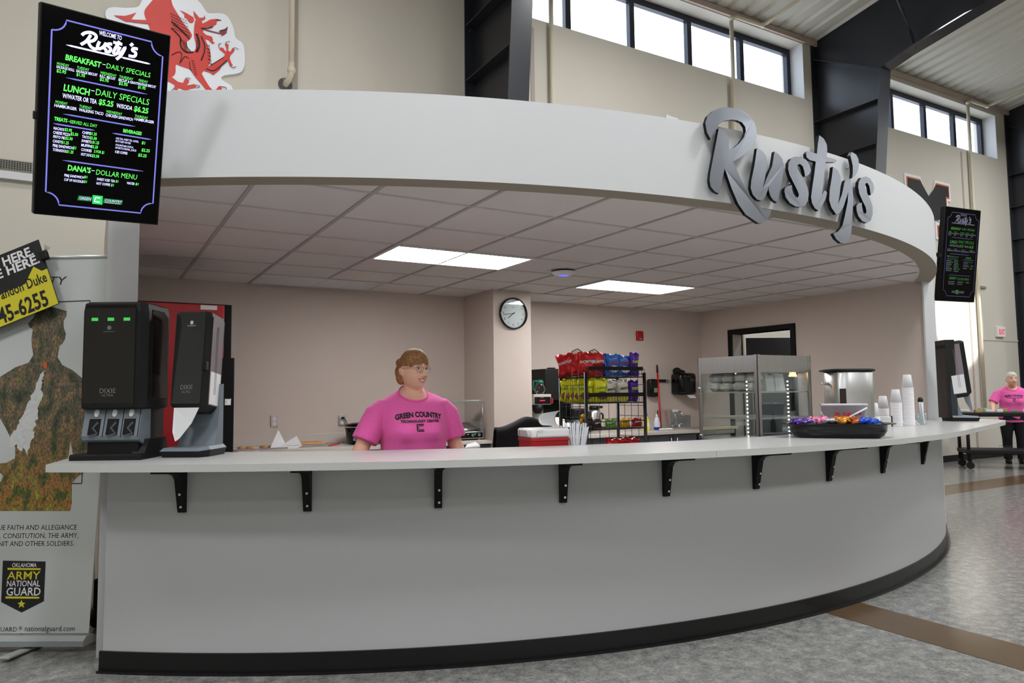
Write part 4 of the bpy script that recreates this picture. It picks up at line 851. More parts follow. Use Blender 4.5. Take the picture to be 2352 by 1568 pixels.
TXT = {'white': M_PLWHITE, 'ink': M_INK, 'lime': mat('lime_print', (196, 216, 40), .5), 'dgreen': mat('green_print', (40, 140, 50), .5), 'red': mat('red_print', (196, 30, 50), .5), 'brown': mat('brown_print', (120, 84, 50), .6, var=.4, vscale=60), 'yellowp': mat('yellow_print', (226, 220, 60), .5)}
def bag(w, h, t, kind, txt, tm, loc, rz, label, group, tilt=0, rx=0, seed=0, extra=None, ts=.24, cat='chip bag', name='chip_bag'):
    rn = random.Random(seed)
    ph = [rn.uniform(0, 6) for _ in range(4)]
    def th(x, z):
        u, v = x/w+.5, z/h
        e = max(0, (1-(2*u-1)**4))**.5*max(0, 1-abs(2*v-1)**5)**.7
        return t*.5*e*(1+.16*sin(9*u+ph[0]+4*v)+.12*sin(13*v+ph[1]))
    m = MB()
    def f(sg):
        def g(u, v):
            x = (u-.5)*w*(1-.10*sin(pi*v)); z = v*h
            return (x+.004*sin(7*v+ph[2]), sg*th((u-.5)*w, z)+.004*sin(6*u+ph[3])*(v > .85)-.0, z+.006*sin(11*u+ph[1])*(v > .9))
        return g
    m.grid(f(-1), 16, 18).grid(f(1), 16, 18)
    bmesh.ops.remove_doubles(m.b, verts=m.b.verts[:], dist=.0004)
    T = Matrix.Translation(loc) @ Matrix.Rotation(rz, 4, 'Z') @ Matrix.Rotation(tilt, 4, 'Y') @ Matrix.Rotation(rx, 4, 'X')
    o = m.out(name, BAGM[kind]); o.matrix_world = T; tag(o, label, cat, group)
    surf = lambda q: (q[0], -th(q[0], q[2])-.0050, q[2])
    l = MB()
    if txt: glyphs(l, txt, 0, h*.56, w*ts*.84, 'CENTER', bold=.0006, shear=.15, fn=surf, rot=.12); l.out('brand_lettering', TXT[tm], o, norm=False)
    if extra:
        e = MB(); cx, cz, rx_, rz_ = extra[0]; n = 18
        c = e.v(surf((cx*w, 0, cz*h))); rim = [e.v(surf((cx*w+rx_*w*cos(2*pi*i/n), 0, cz*h+rz_*h*sin(2*pi*i/n)))) for i in range(n)]
        for i in range(n): e.face([c, rim[i], rim[(i+1) % n]])
        e.out('printed_picture', TXT[extra[1]], o, norm=False)
    return o
X = lambda px, y=4.05: aty(px, 870, y).x
g1, g2_ = 'chip bags on the top shelf of the snack rack', 'chip bags on the second shelf of the snack rack'
PI_ = pi
bag(.120, .165, .055, 'red', 'DORITOS', 'white', (RX0+.02, RY0+.25, SH[0]+.006), radians(-42), 'red chip bag at the back left corner of the rack top, leaning outward', g1, radians(-8), seed=1)
bag(.120, .170, .050, 'red', None, 'white', (RX0+.075, RY0+.21, SH[0]+.006), radians(-30), 'red chip bag on the rack top wedged behind two others', g1, radians(-5), seed=2)
bag(.125, .165, .055, 'red', 'DORITOS', 'white', (RX0+.06, RY0+.075, SH[0]+.006), radians(-24), 'red chip bag at the front left corner of the rack top', g1, radians(4), seed=3)
bag(.118, .165, .05, 'red', 'DORITOS', 'white', (X(1371), RY0+.06, SH[0]+.006), radians(-4), 'red chip bag on the rack top next to the blue bags', g1, radians(2), seed=4)
bag(.118, .155, .05, 'blue', 'RUFFLES', 'red', (X(1406), RY0+.05, SH[0]+.006), 0, 'blue chip bag on the rack top beside the red bags', g1, radians(-1), seed=5, extra=((0, .32, .36, .16), 'white'), ts=.22)
bag(.118, .150, .05, 'blue', 'RUFFLES', 'red', (X(1436), RY0+.08, SH[0]+.006), 0, 'blue chip bag on the rack top beside the purple bag', g1, radians(3), seed=6, extra=((0, .32, .36, .16), 'white'), ts=.22)
bag(.10, .165, .045, 'purple', 'TAKIS', 'lime', (X(1414), RY0+.18, SH[0]+.006), 0, 'purple chip bag on the rack top standing behind the blue bags', g1, 0, seed=7, ts=.3)
bag(.095, .170, .045, 'purple', 'TAKIS', 'lime', (X(1456), RY0+.055, SH[0]+.006), radians(4), 'purple chip bag at the right end of the rack top', g1, radians(2), seed=8, ts=.32)
pos = [(.03, .265, -52, 'first, furthest back'), (.035, .215, -52, 'second from the back'), (.04, .165, -48, 'third from the back'), (.045, .12, -44, 'fourth from the back'), (.055, .075, -34, 'fifth from the back')]
for i, (x, y, a, wh) in enumerate(pos):
    bag(.12, .165, .05, 'yellow', 'FUNYUNS', 'dgreen', (RX0+x, RY0+y, SH[1]+.006), radians(a), 'yellow chip bag at the left side of the second rack shelf, %s' % wh, g2_, radians(2-i), seed=20+i, extra=((0, .28, .34, .17), 'brown'), ts=.2)
bag(.12, .165, .05, 'yellow', 'FUNYUNS', 'dgreen', (X(1362), RY0+.09, SH[1]+.006), radians(-8), 'yellow chip bag on the second rack shelf, just right of the front post', g2_, 0, seed=30, extra=((0, .28, .34, .17), 'brown'), ts=.2)
bag(.128, .168, .05, 'yellow', 'FUNYUNS', 'dgreen', (X(1377), RY0+.045, SH[1]+.006), 0, 'yellow chip bag on the second rack shelf next to the beige bags', g2_, radians(-1), seed=31, extra=((0, .28, .34, .17), 'brown'), ts=.2)
bag(.112, .15, .05, 'baked', 'BAKED', 'ink', (X(1402), RY0+.06, SH[1]+.006), 0, 'beige chip bag on the second rack shelf, next to the yellow bag', g2_, radians(-2), seed=32, extra=((0, .16, .4, .14), 'yellowp'), ts=.24)
bag(.112, .158, .05, 'baked', 'BAKED', 'ink', (X(1427), RY0+.05, SH[1]+.006), 0, 'beige chip bag on the second rack shelf, next to the purple bag', g2_, radians(1), seed=33, extra=((0, .16, .4, .14), 'yellowp'), ts=.24)
bag(.095, .155, .045, 'purple', 'TAKIS', 'lime', (X(1453), RY0+.055, SH[1]+.006), radians(4), 'purple chip bag at the right end of the second rack shelf', g2_, radians(3), seed=34, ts=.32)
bag(.09, .16, .04, 'purple', None, 'lime', (X(1440), RY0+.17, SH[1]+.006), radians(-4), 'purple chip bag on the second rack shelf standing behind the beige bags', g2_, radians(-2), seed=35)
g3_ = 'candy packs on the third shelf of the snack rack'
def pack(px, wd, kind, txt, tm, label, dz=0, sd=0, y=.05): bag(wd, .062, .026, kind, txt, tm, (X(px), RY0+y, SH[2]+.008+dz), 0, label, g3_, radians(-4+sd), seed=40+sd, ts=.24, cat='candy pack', name='candy_pack')
pack(1368, .092, 'brown', "m&m's", 'white', 'brown candy pack at the left of the third rack shelf', sd=1)
pack(1401, .105, 'green', 'CRUNCH', 'white', 'green candy pack on the third rack shelf', sd=2)
pack(1433, .092, 'amber', "m&m's", 'brown', 'amber candy pack lying low on the third rack shelf, beside the red pack', sd=3)
pack(1460, .095, 'red', 'Skittles', 'white', 'red candy pack at the right of the third rack shelf', sd=4)
pack(1362, .085, 'brown', None, 'white', 'brown candy pack standing behind the first one on the third rack shelf', .012, 5, .12)
pack(1366, .07, 'amber', None, 'white', 'orange candy pack poking up at the left of the third rack shelf', .03, 6, .19)
for px, wd, lb in ((1404, .13, 'red bag at the left of the lowest visible rack shelf'), (1428, .12, 'red bag in the middle of the lowest visible rack shelf'), (1450, .13, 'red bag at the right of the lowest visible rack shelf')):
    bag(wd, .11, .05, 'red', None, 'white', (X(px), RY0+.06, SH[3]+.006), 0, lb, 'red bags on the lowest visible rack shelf', radians(6), seed=int(px))
# ================================================================== RIGHT HALF OF THE COUNTER
# ---- glass food warmer on the work shelf
fw = thing('food_warmer', 'glass and steel food warmer with wrapped sandwiches on its top shelf', 'food warmer', (4.38, 3.83, .80), 0)
A_, B_, Z0, Z1 = .29, .29, .02, .855      # half sizes, foot and top
for sx in (-1, 1):
    for sy in (-1, 1):
        p = MB().bb((sx*A_-(.032 if sx > 0 else 0), sy*B_-(.004 if sy > 0 else 0), 0), (sx*A_+(.032 if sx < 0 else 0), sy*B_+(.004 if sy < 0 else 0), Z1)).bb((sx*A_-(.004 if sx > 0 else 0), sy*B_-(.032 if sy > 0 else 0), 0), (sx*A_+(.004 if sx < 0 else 0), sy*B_+(.032 if sy < 0 else 0), Z1))
        p.out('corner_post', M_STEEL, fw)
        for z in (Z1-.03, Z1-.09):
            MB().cyl((sx*(A_-.016), sy*B_, z), (sx*(A_-.016), sy*(B_+.004), z), .006, n=10).out('screw', M_CHROME, fw)
MB().bb((-A_+.001, -B_+.001, Z1-.125), (A_-.001, B_-.001, Z1-.003)).out('top_hood', M_STEEL, fw)
MB().bb((-A_+.005, -B_+.005, .0), (A_-.005, B_-.005, .10)).out('base', M_STEEL, fw)
for z, nm_ in ((.58, 'shelf'), (.39, 'shelf'), (.22, 'shelf')):
    MB().bb((-A_+.012, -B_+.012, z), (A_-.012, B_-.012, z+.012)).out('shelf', mat('warmer_shelf', (206, 200, 194), .3, .4), fw)
for c, q in (((-A_+.032, -B_+.004), (A_-.032, -B_+.008)), ((-A_+.032, B_-.008), (A_-.032, B_-.004)), ((-A_+.004, -B_+.032), (-A_+.008, B_-.032)), ((A_-.008, -B_+.032), (A_-.004, B_-.032))):
    MB().bb((c[0], c[1], .10), (q[0], q[1], Z1-.125)).out('glass_side', M_CLEAR, fw)
for z in (.24, .60): MB().box((-A_-.012, B_-.03, z), (.025, .03, .05), .004).out('hinge', M_CHROME, fw)
for x, y in ((.20, -.20), (-.1, .1)):
    MB().cyl((x, y, Z1-.155), (x, y, Z1-.126), .03, .02, n=16).out('heat_lamp', mat('lamp_orange', (255, 190, 120), .4, emit=5.0), fw)
for x, y in ((-A_+.02, -.17), (.05, -B_+.02)):
    st = MB()
    for i in range(20): st.ball((x, y, .13+.028*i), .006, 8, 6)
    st.out('reflected_dots', mat('dot_glow_white', (255, 255, 255), .4, emit=4.0), fw)  # glowing dots put in for the reflections in the glass
rn = random.Random(5)
FWM = Matrix.Translation((4.38, 3.83, .80))
M_FOIL = mat('wrap_paper', (196, 194, 188), .5, .15, var=.12, vscale=60, bump=.8, bscale=70)
k = 0
for lb, x, y in (('wrapped sandwich at the back left corner of the warmer top shelf', -.19, .18), ('wrapped sandwich against the left glass of the warmer, second from the back', -.19, .07), ('wrapped sandwich against the left glass of the warmer, third from the back', -.19, -.05), ('wrapped sandwich nearest the front left of the warmer', -.19, -.17)):
    for lvl in (0, 1):
        m = MB(); ph = rn.uniform(0, 6)
        def wr(u, v, ph=ph):
            a, b = 2*pi*u, pi*v-pi/2; r = 1+.07*sin(5*a+ph)+.06*sin(7*b+ph)
            return (.075*r*abs(cos(b))**.6*(1 if cos(b) > 0 else -1)*cos(a), .052*r*abs(cos(b))**.6*sin(a), .036*r*sin(b)+.036)
        m.grid(wr, 20, 12); o = m.out('wrapped_sandwich', M_FOIL); o.matrix_world = FWM @ Matrix.Translation((x, y, .592+lvl*.066)) @ Matrix.Rotation(rn.uniform(-.3, .3)+1.3, 4, 'Z')
        tag(o, lb+(', upper one' if lvl else ', lower one'), 'sandwich', 'wrapped sandwiches in the warmer')
for lb, x, y, s in (('white paper bag standing by the front glass inside the warmer', .02, -.2, 1), ('white paper bag beside the sandwiches inside the warmer', -.08, -.2, .9)):
    m = MB(); m.rings([[(sx*(.055-.01*k), sy*(.035-.02*k), .135*k+.012*sin(9*sx*k+k)) for sx, sy in ((-1, -1), (-.2, -1.2), (1, -1), (1, 1), (0, .8), (-1, 1))] for k in (0, .4, .8, 1)], True, False)
    o = m.out('paper_bag', M_PAPER); o.matrix_world = FWM @ Matrix.Translation((x, y, .592)) @ Matrix.Scale(s, 4); tag(o, lb, 'paper bag', 'paper bags in the warmer')
# ---- tea urn
def pz(px, py, z=ZCT): return atz(px, py, z)
def onr(px, rg): a = YAW+math.atan((px-1176)/FPX); return Vector((rg*sin(a), rg*cos(a), ZCT))
U = onr(1946, 5.95)
ur = thing('tea_urn', 'tall oval stainless tea urn with a flat black lid on the counter', 'urn', (U.x, U.y, ZCT), radians(-22))
def oval(e, z, w=.165, d=.125, n=44): return [((w+e)*math.copysign(abs(cos(t))**.55, cos(t)), (d+e)*math.copysign(abs(sin(t))**.75, sin(t)), z) for t in [2*pi*i/n for i in range(n)]]
MB().rings([oval(-.004, 0), oval(0, .01), oval(0, .445), oval(-.004, .45)]).out('tank', M_STEEL, ur)
MB().rings([oval(.010, .45), oval(.014, .455), oval(.014, .464), oval(.0, .470)]).box((-.175, .0, .458), (.06, .10, .012), .004).out('lid', M_BLACKM, ur)
MB().cyl((-.165, 0, .36), (-.20, 0, .36), .010, n=12).cyl((-.20, 0, .355), (-.20, 0, .372), .014, n=12).out('handle_knob', M_CHROME, ur)
MB().box((-.125, -.119, .24), (.05, .006, .17), .002).out('label_strip', mat('tea_label', (40, 24, 18), .4, var=.6, vscale=40), ur)
MB().cyl((-.108, -.124, .185), (-.108, -.127, .185), .026, n=20).out('lemon_mark', mat('lemon_yellow', (232, 214, 40), .4), ur)
# ---- bottle opener silhouette: slim black squeeze bottle
q = onr(1884, 5.60)
tag(MB().lathe([(.018, 0), (.02, .01), (.02, .07), (.008, .10), (.006, .135), (.002, .15)], 16).out('squeeze_bottle', M_BLACKM, None, (q.x, q.y, ZCT)), 'slim black bottle standing between the warmer and the clear tub', 'bottle')
# ---- clear tub with a handle
TB = onr(1932, 5.60)
tb = thing('plastic_tub', 'translucent white tub with red letters and a handle, before the tea urn', 'tub', TB, radians(-52)); tb.scale = (1.1, 1.1, 1.36)
M_TUB = mat('milky_tub', (206, 206, 214), .3, var=.03)
def rr(w, d, z, n=8, r=.02):
    out = []
    for cx, cy, a0 in ((w-r, -d+r, -90), (w-r, d-r, 0), (-w+r, d-r, 90), (-w+r, -d+r, 180)):
        out += [(cx+r*cos(radians(a0+90*i/4)), cy+r*sin(radians(a0+90*i/4)), z) for i in range(5)]
    return out
MB().rings([rr(.118, .07, 0), rr(.132, .085, .150), rr(.138, .09, .150), rr(.138, .09, .160), rr(.128, .082, .160), rr(.115, .068, .006)], True, True).out('tub_body', M_TUB, tb)
MB().tube([(.13, -.09, .14), (.04, -.105, .10), (-.02, -.10, .07), (-.09, -.095, .06), (-.135, -.06, .12)], .005, 8).out('handle', M_PLWHITE, tb)
l = MB(); glyphs(l, 'F M C', .02, .075, .06, 'CENTER', y=-.0895, bold=.002); l.out('red_lettering', TXT['red'], tb, norm=False)
# ---- black candy tray
CB_ = onr(1916, 5.30); TW = .51; trz = radians(-50)
cy = thing('candy_tray', 'black oval serving tray heaped with wrapped candy on the counter', 'tray', (CB_.x, CB_.y, ZCT), trz)
wx = TW*.60; dy_ = .135
def ring(w, d, z, n=40): return [(w*math.copysign(abs(cos(t))**.6, cos(t)), d*math.copysign(abs(sin(t))**.6, sin(t)), z) for t in [2*pi*i/n for i in range(n)]]
MB().rings([ring(wx*.80, dy_*.80, 0), ring(wx*.90, dy_*.9, .012), ring(wx*.97, dy_*.97, .045), ring(wx*.98, dy_, .088), ring(wx*1.14, dy_*1.14, .092), ring(wx*1.14, dy_*1.14, .097), ring(wx*.96, dy_*.97, .093), ring(wx*.93, dy_*.93, .05), ring(wx*.75, dy_*.75, .010)], True, True).out('bowl', M_BLACKG, cy)
fl_ = MB().rings([ring(wx*.93, dy_*.93, .060), ring(wx*.94, dy_*.94, .075)], True, True).out('dark_liner', M_BLACKM, cy)
CYM = Matrix.Translation((CB_.x, CB_.y, ZCT)) @ Matrix.Rotation(trz, 4, 'Z')
CC = {'purple': mat('candy_purple', (96, 52, 160), .25, .3, bump=.5, bscale=80), 'silver': mat('candy_silver', (196, 192, 206), .2, .6, bump=.5, bscale=80), 'pink': mat('candy_pink', (230, 130, 170), .3, .2, bump=.5, bscale=80), 'gold': mat('candy_gold', (206, 130, 36), .25, .4, bump=.5, bscale=80), 'blue': mat('candy_blue', (36, 84, 200), .25, .3, bump=.5, bscale=80), 'orange': mat('candy_orange', (170, 84, 30), .3, .3, bump=.5, bscale=80)}
rn = random.Random(11)
seq = ['purple']*9+['silver']*4+['pink']*9+['silver']*3+['gold']*14+['orange']*5+['blue']*12+['silver']*2
for i, cn in enumerate(seq):
    u = -.86+1.70*(i+.5)/len(seq)+rn.uniform(-.05, .05); v = rn.uniform(-.75, .75)
    m = MB(); r = rn.uniform(.019, .026)
    m.ball((0, 0, 0), (r*1.2, r*.85, r*.8), 12, 8)
    for s in (-1, 1): m.rings([[(s*r*1.1, .004*cos(t), .004*sin(t)) for t in [2*pi*k/8 for k in range(8)]], [(s*r*1.9, .016*cos(t), .010*sin(t)) for t in [2*pi*k/8 for k in range(8)]]], True, False)
    o = m.out('wrapped_candy', CC[cn]); o.matrix_world = CYM @ Matrix.Translation((u*wx*.92, v*dy_*.80, .075+r*.8+.022*(1-v*v)*(1-u*u)+rn.uniform(0, .008))) @ Matrix.Rotation(rn.uniform(0, 6.3), 4, 'Z') @ Matrix.Rotation(rn.uniform(-.4, .4), 4, 'Y')
    where = {'purple': 'at the left end', 'silver': 'among the others', 'pink': 'left of the middle', 'gold': 'in the middle', 'orange': 'right of the gold ones', 'blue': 'at the right end'}[cn]
    tag(o, '%s wrapped candy %s of the black tray' % (cn, where), 'candy', '%s wrapped candies in the black tray' % cn)
# ---- foam cup stacks
def pbase(px, D): return 784+FPX*math.tan(PITCH)-.0114*(px-1176)+(CAMZ-ZCT)*FPX/D
M_FOAM = mat('foam_white', (232, 231, 234), .55, var=.015)
def cups(px, py, ptop, lb, off):
    P = onr(px, off); D = (P-CAMP).dot(_f); h = (pbase(px, D)-ptop)*D/FPX
    t = thing('foam_cup_stack', lb, 'cups', (P.x, P.y, ZCT), group='foam cup stacks')
    n = max(1, int((h-.11)/.012)); r0, r1 = .0445, .030
    MB().lathe([(r0, h-.11), (r1+.001, h-.004), (r1-.004, h)], 26).out('top_cup', M_FOAM, t)
    if n > 1:
        pr = []
        for i in range(n): z = (h-.11)*i/n; pr += [(r0+.001, z), (r0+.001, z+(h-.11)/n*.7), (r0-.001, z+(h-.11)/n*.75)]
        MB().lathe(pr+[(r0-.001, h-.11)], 26).out('nested_rims', M_FOAM, t)
cups(2081, 968, 860, 'tallest stack of upturned foam cups on the counter', 7.1); cups(2053, 968, 894, 'middle-height stack of upturned foam cups on the counter', 7.0); cups(2023, 962, 909, 'low stack of upturned foam cups behind the white carton', 7.15); cups(2001, 960, 925, 'single upturned foam cup partly hidden by the urn', 6.7)
q = onr(2020, 6.9); tl = thing('lid_carton', 'low white carton with a red stripe before the short foam cups', 'carton', (q.x, q.y, ZCT), radians(-57))
MB().bb((-.065, -.045, 0), (.065, .045, .085), .003).out('carton_body', M_PAPER, tl); MB().bb((-.0655, -.0458, .02), (.0655, .0458, .035)).out('red_stripe', TXT['red'], tl)
q = onr(2040, 6.9); tag(MB().box((0, 0, .045), (.012, .02, .09), .003).out('marker_pen', M_BLACKM, None, (q.x, q.y, ZCT)), 'black marker pen upright between the carton and the cups', 'pen')
q = onr(2110, 7.3); pc = thing('straw_caddy', 'clear cup of paper packets and straws next to the tallest foam cups', 'caddy', (q.x, q.y, ZCT))
MB().lathe([(.035, 0), (.042, .10), (.040, .10), (.033, .004)], 20).out('cup_wall', M_CLEAR, pc)
for i in range(9):
    a = i*.7; tag(MB().box((0, 0, .10), (.018, .004, .19), .001, rot=Matrix.Rotation(.14*cos(a), 4, 'Y') @ Matrix.Rotation(.1*sin(a), 4, 'X')).out('paper_packet', M_PAPER if i % 3 else mat('grey_packet', (170, 176, 196), .6), None, (q.x+.012*cos(a), q.y+.012*sin(a), ZCT+.006)), 'slim paper packet upright in the clear cup by the tallest foam cups', 'packet', 'paper packets in the caddy')
tag(MB().ball((0, 0, 0), (.03, .02, .028), 12, 8).out('black_spoon_head', M_BLACKM, None, (q.x+.01, q.y+.01, ZCT+.215)), 'black spoon head poking up from the paper packets', 'spoon')
o = bpy.data.objects[[x.name for x in COL.objects if x.name.startswith('black_spoon')][0]]; h = MB().cyl((0, 0, -.02), (-.01, -.01, -.20), .004, n=8).out('handle', M_BLACKM, o)
q0, q1 = pz(2130, 957), pz(2205, 953)
tag(MB().box((0, 0, .006), (.50, .20, .012), .004).box((.02, 0, .014), (.42, .17, .006), .002).out('white_tray', M_PLWHITE, None, (6.55, 4.05, ZCT), radians(12)), 'flat white tray lying behind the far napkin dispenser', 'tray')
q = pz(1070, 1027); tag(MB().prism([(-.05, 0, 0), (.05, 0, 0), (.05, .06, .0), (.0, .07, .0)], [(-.05, 0, .004), (.05, 0, .012), (.05, .06, .03), (.0, .07, .016)]).out('paper_slip', M_PAPER, None, (q.x+.02, q.y-.05, ZCT)), 'small white paper slip on the counter beside the woman', 'paper')
# ================================================================== HALL BACKGROUND
def wl_(px, py, y=YH): return aty(px, py, y)
# ---- sprinkler pipes on the hall wall
M_PIPE = mat('cream_pipe', (206, 198, 176), .5, var=.03)
def pipe(x, zb, label, elbow=True):
    t = thing('wall_pipe', label, 'pipe', (x, YH-.06, zb), group='cream pipes on the hall wall')
    MB().cyl((0, 0, 0), (0, 0, 7.24-zb), .032, n=14).out('riser', M_PIPE, t)
    if elbow:
        MB().tube([(0, 0, 7.20-zb), (.0, -.02, 7.26-zb), (.08, -.04, 7.28-zb), (.62, -.05, 7.28-zb), (.68, -.12, 7.30-zb), (.68, -4.5, 7.30+.15*4.4-zb)], .03, 12).out('branch', M_PIPE, t)
        for p in ((0, -.01, 7.24-zb), (.66, -.06, 7.285-zb)): MB().ball(p, .045, 12, 8).out('fitting', M_PIPE, t)
    return t
pipe(5.155, 1.0, 'cream wall pipe rising beside the first steel column'); pipe(8.57, 1.0, 'cream wall pipe seen through the loop of the letter R'); pipe(15.42, 1.0, 'cream wall pipe behind the far menu screen')
xz = wl_(664, 100); zb = wl_(655, 196).z
t = thing('wall_pipe', 'cream pipe with an elbow entering a chrome wall plate, right of the dragon emblem', 'pipe', (xz.x, YH-.12, zb), group='cream pipes on the hall wall')
MB().cyl((0, 0, .16), (0, 0, 7.35-zb), .030, n=14).out('riser', M_PIPE, t)
MB().tube([(0, 0, .22), (0, -.005, .12), (-.005, .0, .07), (-.02, .05, .03), (-.04, .11, .0)], .030, 12).ball((0, 0, .13), .046, 12, 8).out('elbow', M_PIPE, t)
MB().cyl((-.04, .10, 0), (-.04, .12, 0), .075, n=22).out('wall_plate', M_CHROME, t)
# ---- vent grille and ledge
a, b = wl_(0, 372), wl_(90, 392)
vt = thing('vent_grille', 'long wall vent grille behind the large menu screen', 'vent', (-1.6, YH, 3.44))
MB().bb((0, -.02, 0), (1.5, 0, .10)).out('backing', M_BLACKM, vt)
g = MB(); g.bb((0, -.026, 0), (1.5, -.018, .008)).bb((0, -.026, .092), (1.5, -.018, .10))
for k in range(6): g.bb((.27*k, -.027, 0), (.27*k+.012, -.017, .10))
for k in range(74): g.bb((.02*k, -.025, 0), (.02*k+.006, -.019, .10))
for k in range(5): g.bb((0, -.025, .016*k+.014), (1.5, -.019, .016*k+.019))
g.out('grille', mat('vent_grey', (140, 138, 126), .5), vt)
struct(MB().bb((-4, YH-.05, 3.36), (.0, YH, 3.43)).out('trim_12', M_WHITE), 'white ledge under the vent grille')
# ---- dragon emblem: die-cut white board with a red heraldic dragon
S8 = 350/2352
def dp(p): return (230+p[0]*S8, p[1]*S8)
def onw(p, off, y): q = aty(*dp(p), y); return Vector((q.x, q.y+off, q.z))
def wallplate(name, pts, y, th, m, parent, base, sm=0):
    if sm: pts = [tuple(p) for p in smooth_poly(pts, sm)]
    W = [onw(p, 0, y)-base for p in pts]
    return MB().prism(W, [w+Vector((0, th, 0)) for w in W]).out(name, m, parent)
base = onw((1200, 800), 0, YH)
dg = thing('dragon_emblem', 'white cut-out wall emblem of a red heraldic dragon beside the large menu screen', 'emblem', base)
M_DRED = mat('emblem_red', (206, 52, 40), .5, var=.05); M_DSH = mat('emblem_dark_red', (120, 24, 30), .5, var=.05)
wallplate('board', [(640,-400),(650,-60),(620,60),(560,110),(400,120),(200,110),(110,140),(80,210),(110,290),(300,420),(700,900),(900,1500),(1500,1560),(2040,1480),(2055,1400),(2020,1320),(1940,1270),(1880,1225),(1875,1190),(1930,1160),(2120,1130),(2200,1080),(2235,960),(2225,760),(2190,660),(2090,580),(2060,440),(2010,320),(1950,240),(1860,205),(1700,205),(1640,180),(1560,60),(1480,-40),(1300,-420)], YH-.03, .028, mat('emblem_white', (226, 230, 236), .4, var=.02), dg, base, 4)
DY = YH-.034
_ry = [0]
def red(pts, sm=3, nm='red_shape', m=None): _ry[0] += 1; return wallplate(nm, pts, DY-.0006*_ry[0], .003, m or M_DRED, dg, base, sm)
red([(1060,-100),(1120,80),(1190,200),(1290,360),(1400,500),(1415,560),(1380,610),(1340,640),(1330,700),(1365,780),(1420,805),(1470,760),(1480,690),(1450,560),(1450,440),(1470,340),(1540,310),(1590,370),(1640,420),(1600,470),(1580,520),(1620,600),(1660,700),(1700,800),(1705,900),(1690,980),(1640,1040),(1600,1090),(1560,1140),(1480,1160),(1400,1080),(1240,1020),(1170,1000),(1160,1130),(1080,1200),(960,1200),(850,900),(760,430),(680,200),(760,60),(900,-80)], 4, 'body')
red([(1230,155),(1440,265),(1430,350),(1375,345),(1340,290),(1300,270),(1300,220)], 2, 'wing_tip')
red([(1440,165),(1530,270),(1480,310),(1450,250)], 1, 'ear')
red([(1460,330),(1530,275),(1600,270),(1615,235),(1625,290),(1590,310),(1540,340),(1560,375),(1650,330),(1700,300),(1790,290),(1870,310),(1800,325),(1795,375),(1740,405),(1640,420),(1560,430),(1500,420)], 1, 'head')
red([(1560,470),(1640,540),(1720,560),(1740,600),(1740,640),(1770,660),(1735,680),(1680,620),(1620,600),(1570,540)], 1, 'jaw')
red([(1620,450),(1860,510),(1830,480),(1930,455),(1970,415),(1950,510),(1860,570),(1890,535),(1620,470)], 1, 'tongue', mat('emblem_maroon', (130, 30, 52), .5))
red([(1640,1020),(1700,1015),(1910,880),(1930,830),(1880,790),(1840,760),(1860,730),(1900,740),(1940,800),(1955,760),(1930,690),(1950,670),(1985,690),(1975,780),(2010,800),(2040,750),(2080,750),(2060,800),(2010,850),(2000,900),(2030,980),(2050,1010),(2000,1010),(1970,930),(1890,1000),(1840,1080),(1750,1160),(1700,1120),(1600,1090)], 1, 'fore_leg')
red([(1400,1080),(1560,1120),(1620,1230),(1690,1340),(1740,1390),(1790,1380),(1830,1330),(1870,1330),(1880,1370),(1830,1410),(1890,1440),(1680,1450),(1580,1420),(1640,1390),(1580,1310),(1480,1200)], 1, 'hind_leg')
red([(1010,1180),(1120,1200),(1200,1260),(1280,1280),(1310,1220),(1370,1220),(1370,1270),(1330,1320),(1460,1295),(1490,1330),(1470,1355),(1350,1370),(1420,1420),(1380,1450),(1300,1390),(1220,1350),(1180,1395),(1140,1360),(1160,1310),(1080,1260),(980,1230)], 1, 'second_leg')
red([(215,235),(380,245),(480,220),(560,190),(500,260),(480,300),(750,310),(780,370),(500,340),(470,330),(400,330)], 1, 'tail')
bi = MB(); kk = []
def ink(pts, w, y=DY-.008): 
    P = [onw(p, 0, y)-base for p in pts]
    return [(p.x, p.z) for p in P], w, P[0].y
def stroke(mb, pts, w):
    q, w_, yy = ink(pts, w); ribbon(mb, q, w_*1.1, lambda p, o: (p[0], yy, p[1]))
for pts, w in (([(1100,330),(1250,460),(1380,600)], .012), ([(1100,430),(1230,560),(1250,640)], .010), ([(1240,600),(1250,720),(1330,800),(1440,800)], .012), ([(1330,640),(1340,720),(1400,790)], .008), ([(1480,520),(1520,600),(1530,720),(1480,800)], .014), ([(1560,560),(1610,680),(1610,800),(1560,930)], .010), ([(1100,850),(1200,800),(1260,830),(1230,980)], .006), ([(1240,960),(1310,870),(1370,900)], .006), ([(1380,950),(1390,1050),(1420,1100)], .006), ([(1640,1060),(1750,1090),(1860,1020),(1960,930)], .010), ([(1700,1010),(1915,878)], .006), ([(1560,435),(1650,440),(1740,410)], .010), ([(1800,300),(1870,312)], .006), ([(1850,470),(1930,452),(1968,415)], .006),
               ([(1840,740),(1830,690),(1870,668)], .005), ([(1935,690),(1950,650),(2005,640)], .005), ([(2040,750),(2090,735),(2140,765)], .005), ([(2005,1010),(2050,1045),(2095,1025)], .006), ([(1320,1220),(1340,1200),(1400,1215)], .005), ([(1480,1310),(1540,1330),(1490,1362)], .005), ([(1150,1360),(1110,1390),(1100,1430)], .005), ([(1870,1335),(1940,1350),(1945,1390)], .006), ([(1600,1400),(1545,1420),(1540,1440)], .005)):
    stroke(bi, [tuple(p) for p in smooth_poly(pts, 4, False)], w)
for i in range(9): x, y = 1490+8*sin(i*.8), 520+33*i; stroke(bi, [(x-8, y), (x+28, y+12)], .006)
for i in range(7): x, y = 1260+6*i, 620+26*i; stroke(bi, [(x, y), (x+45, y+12)], .005)
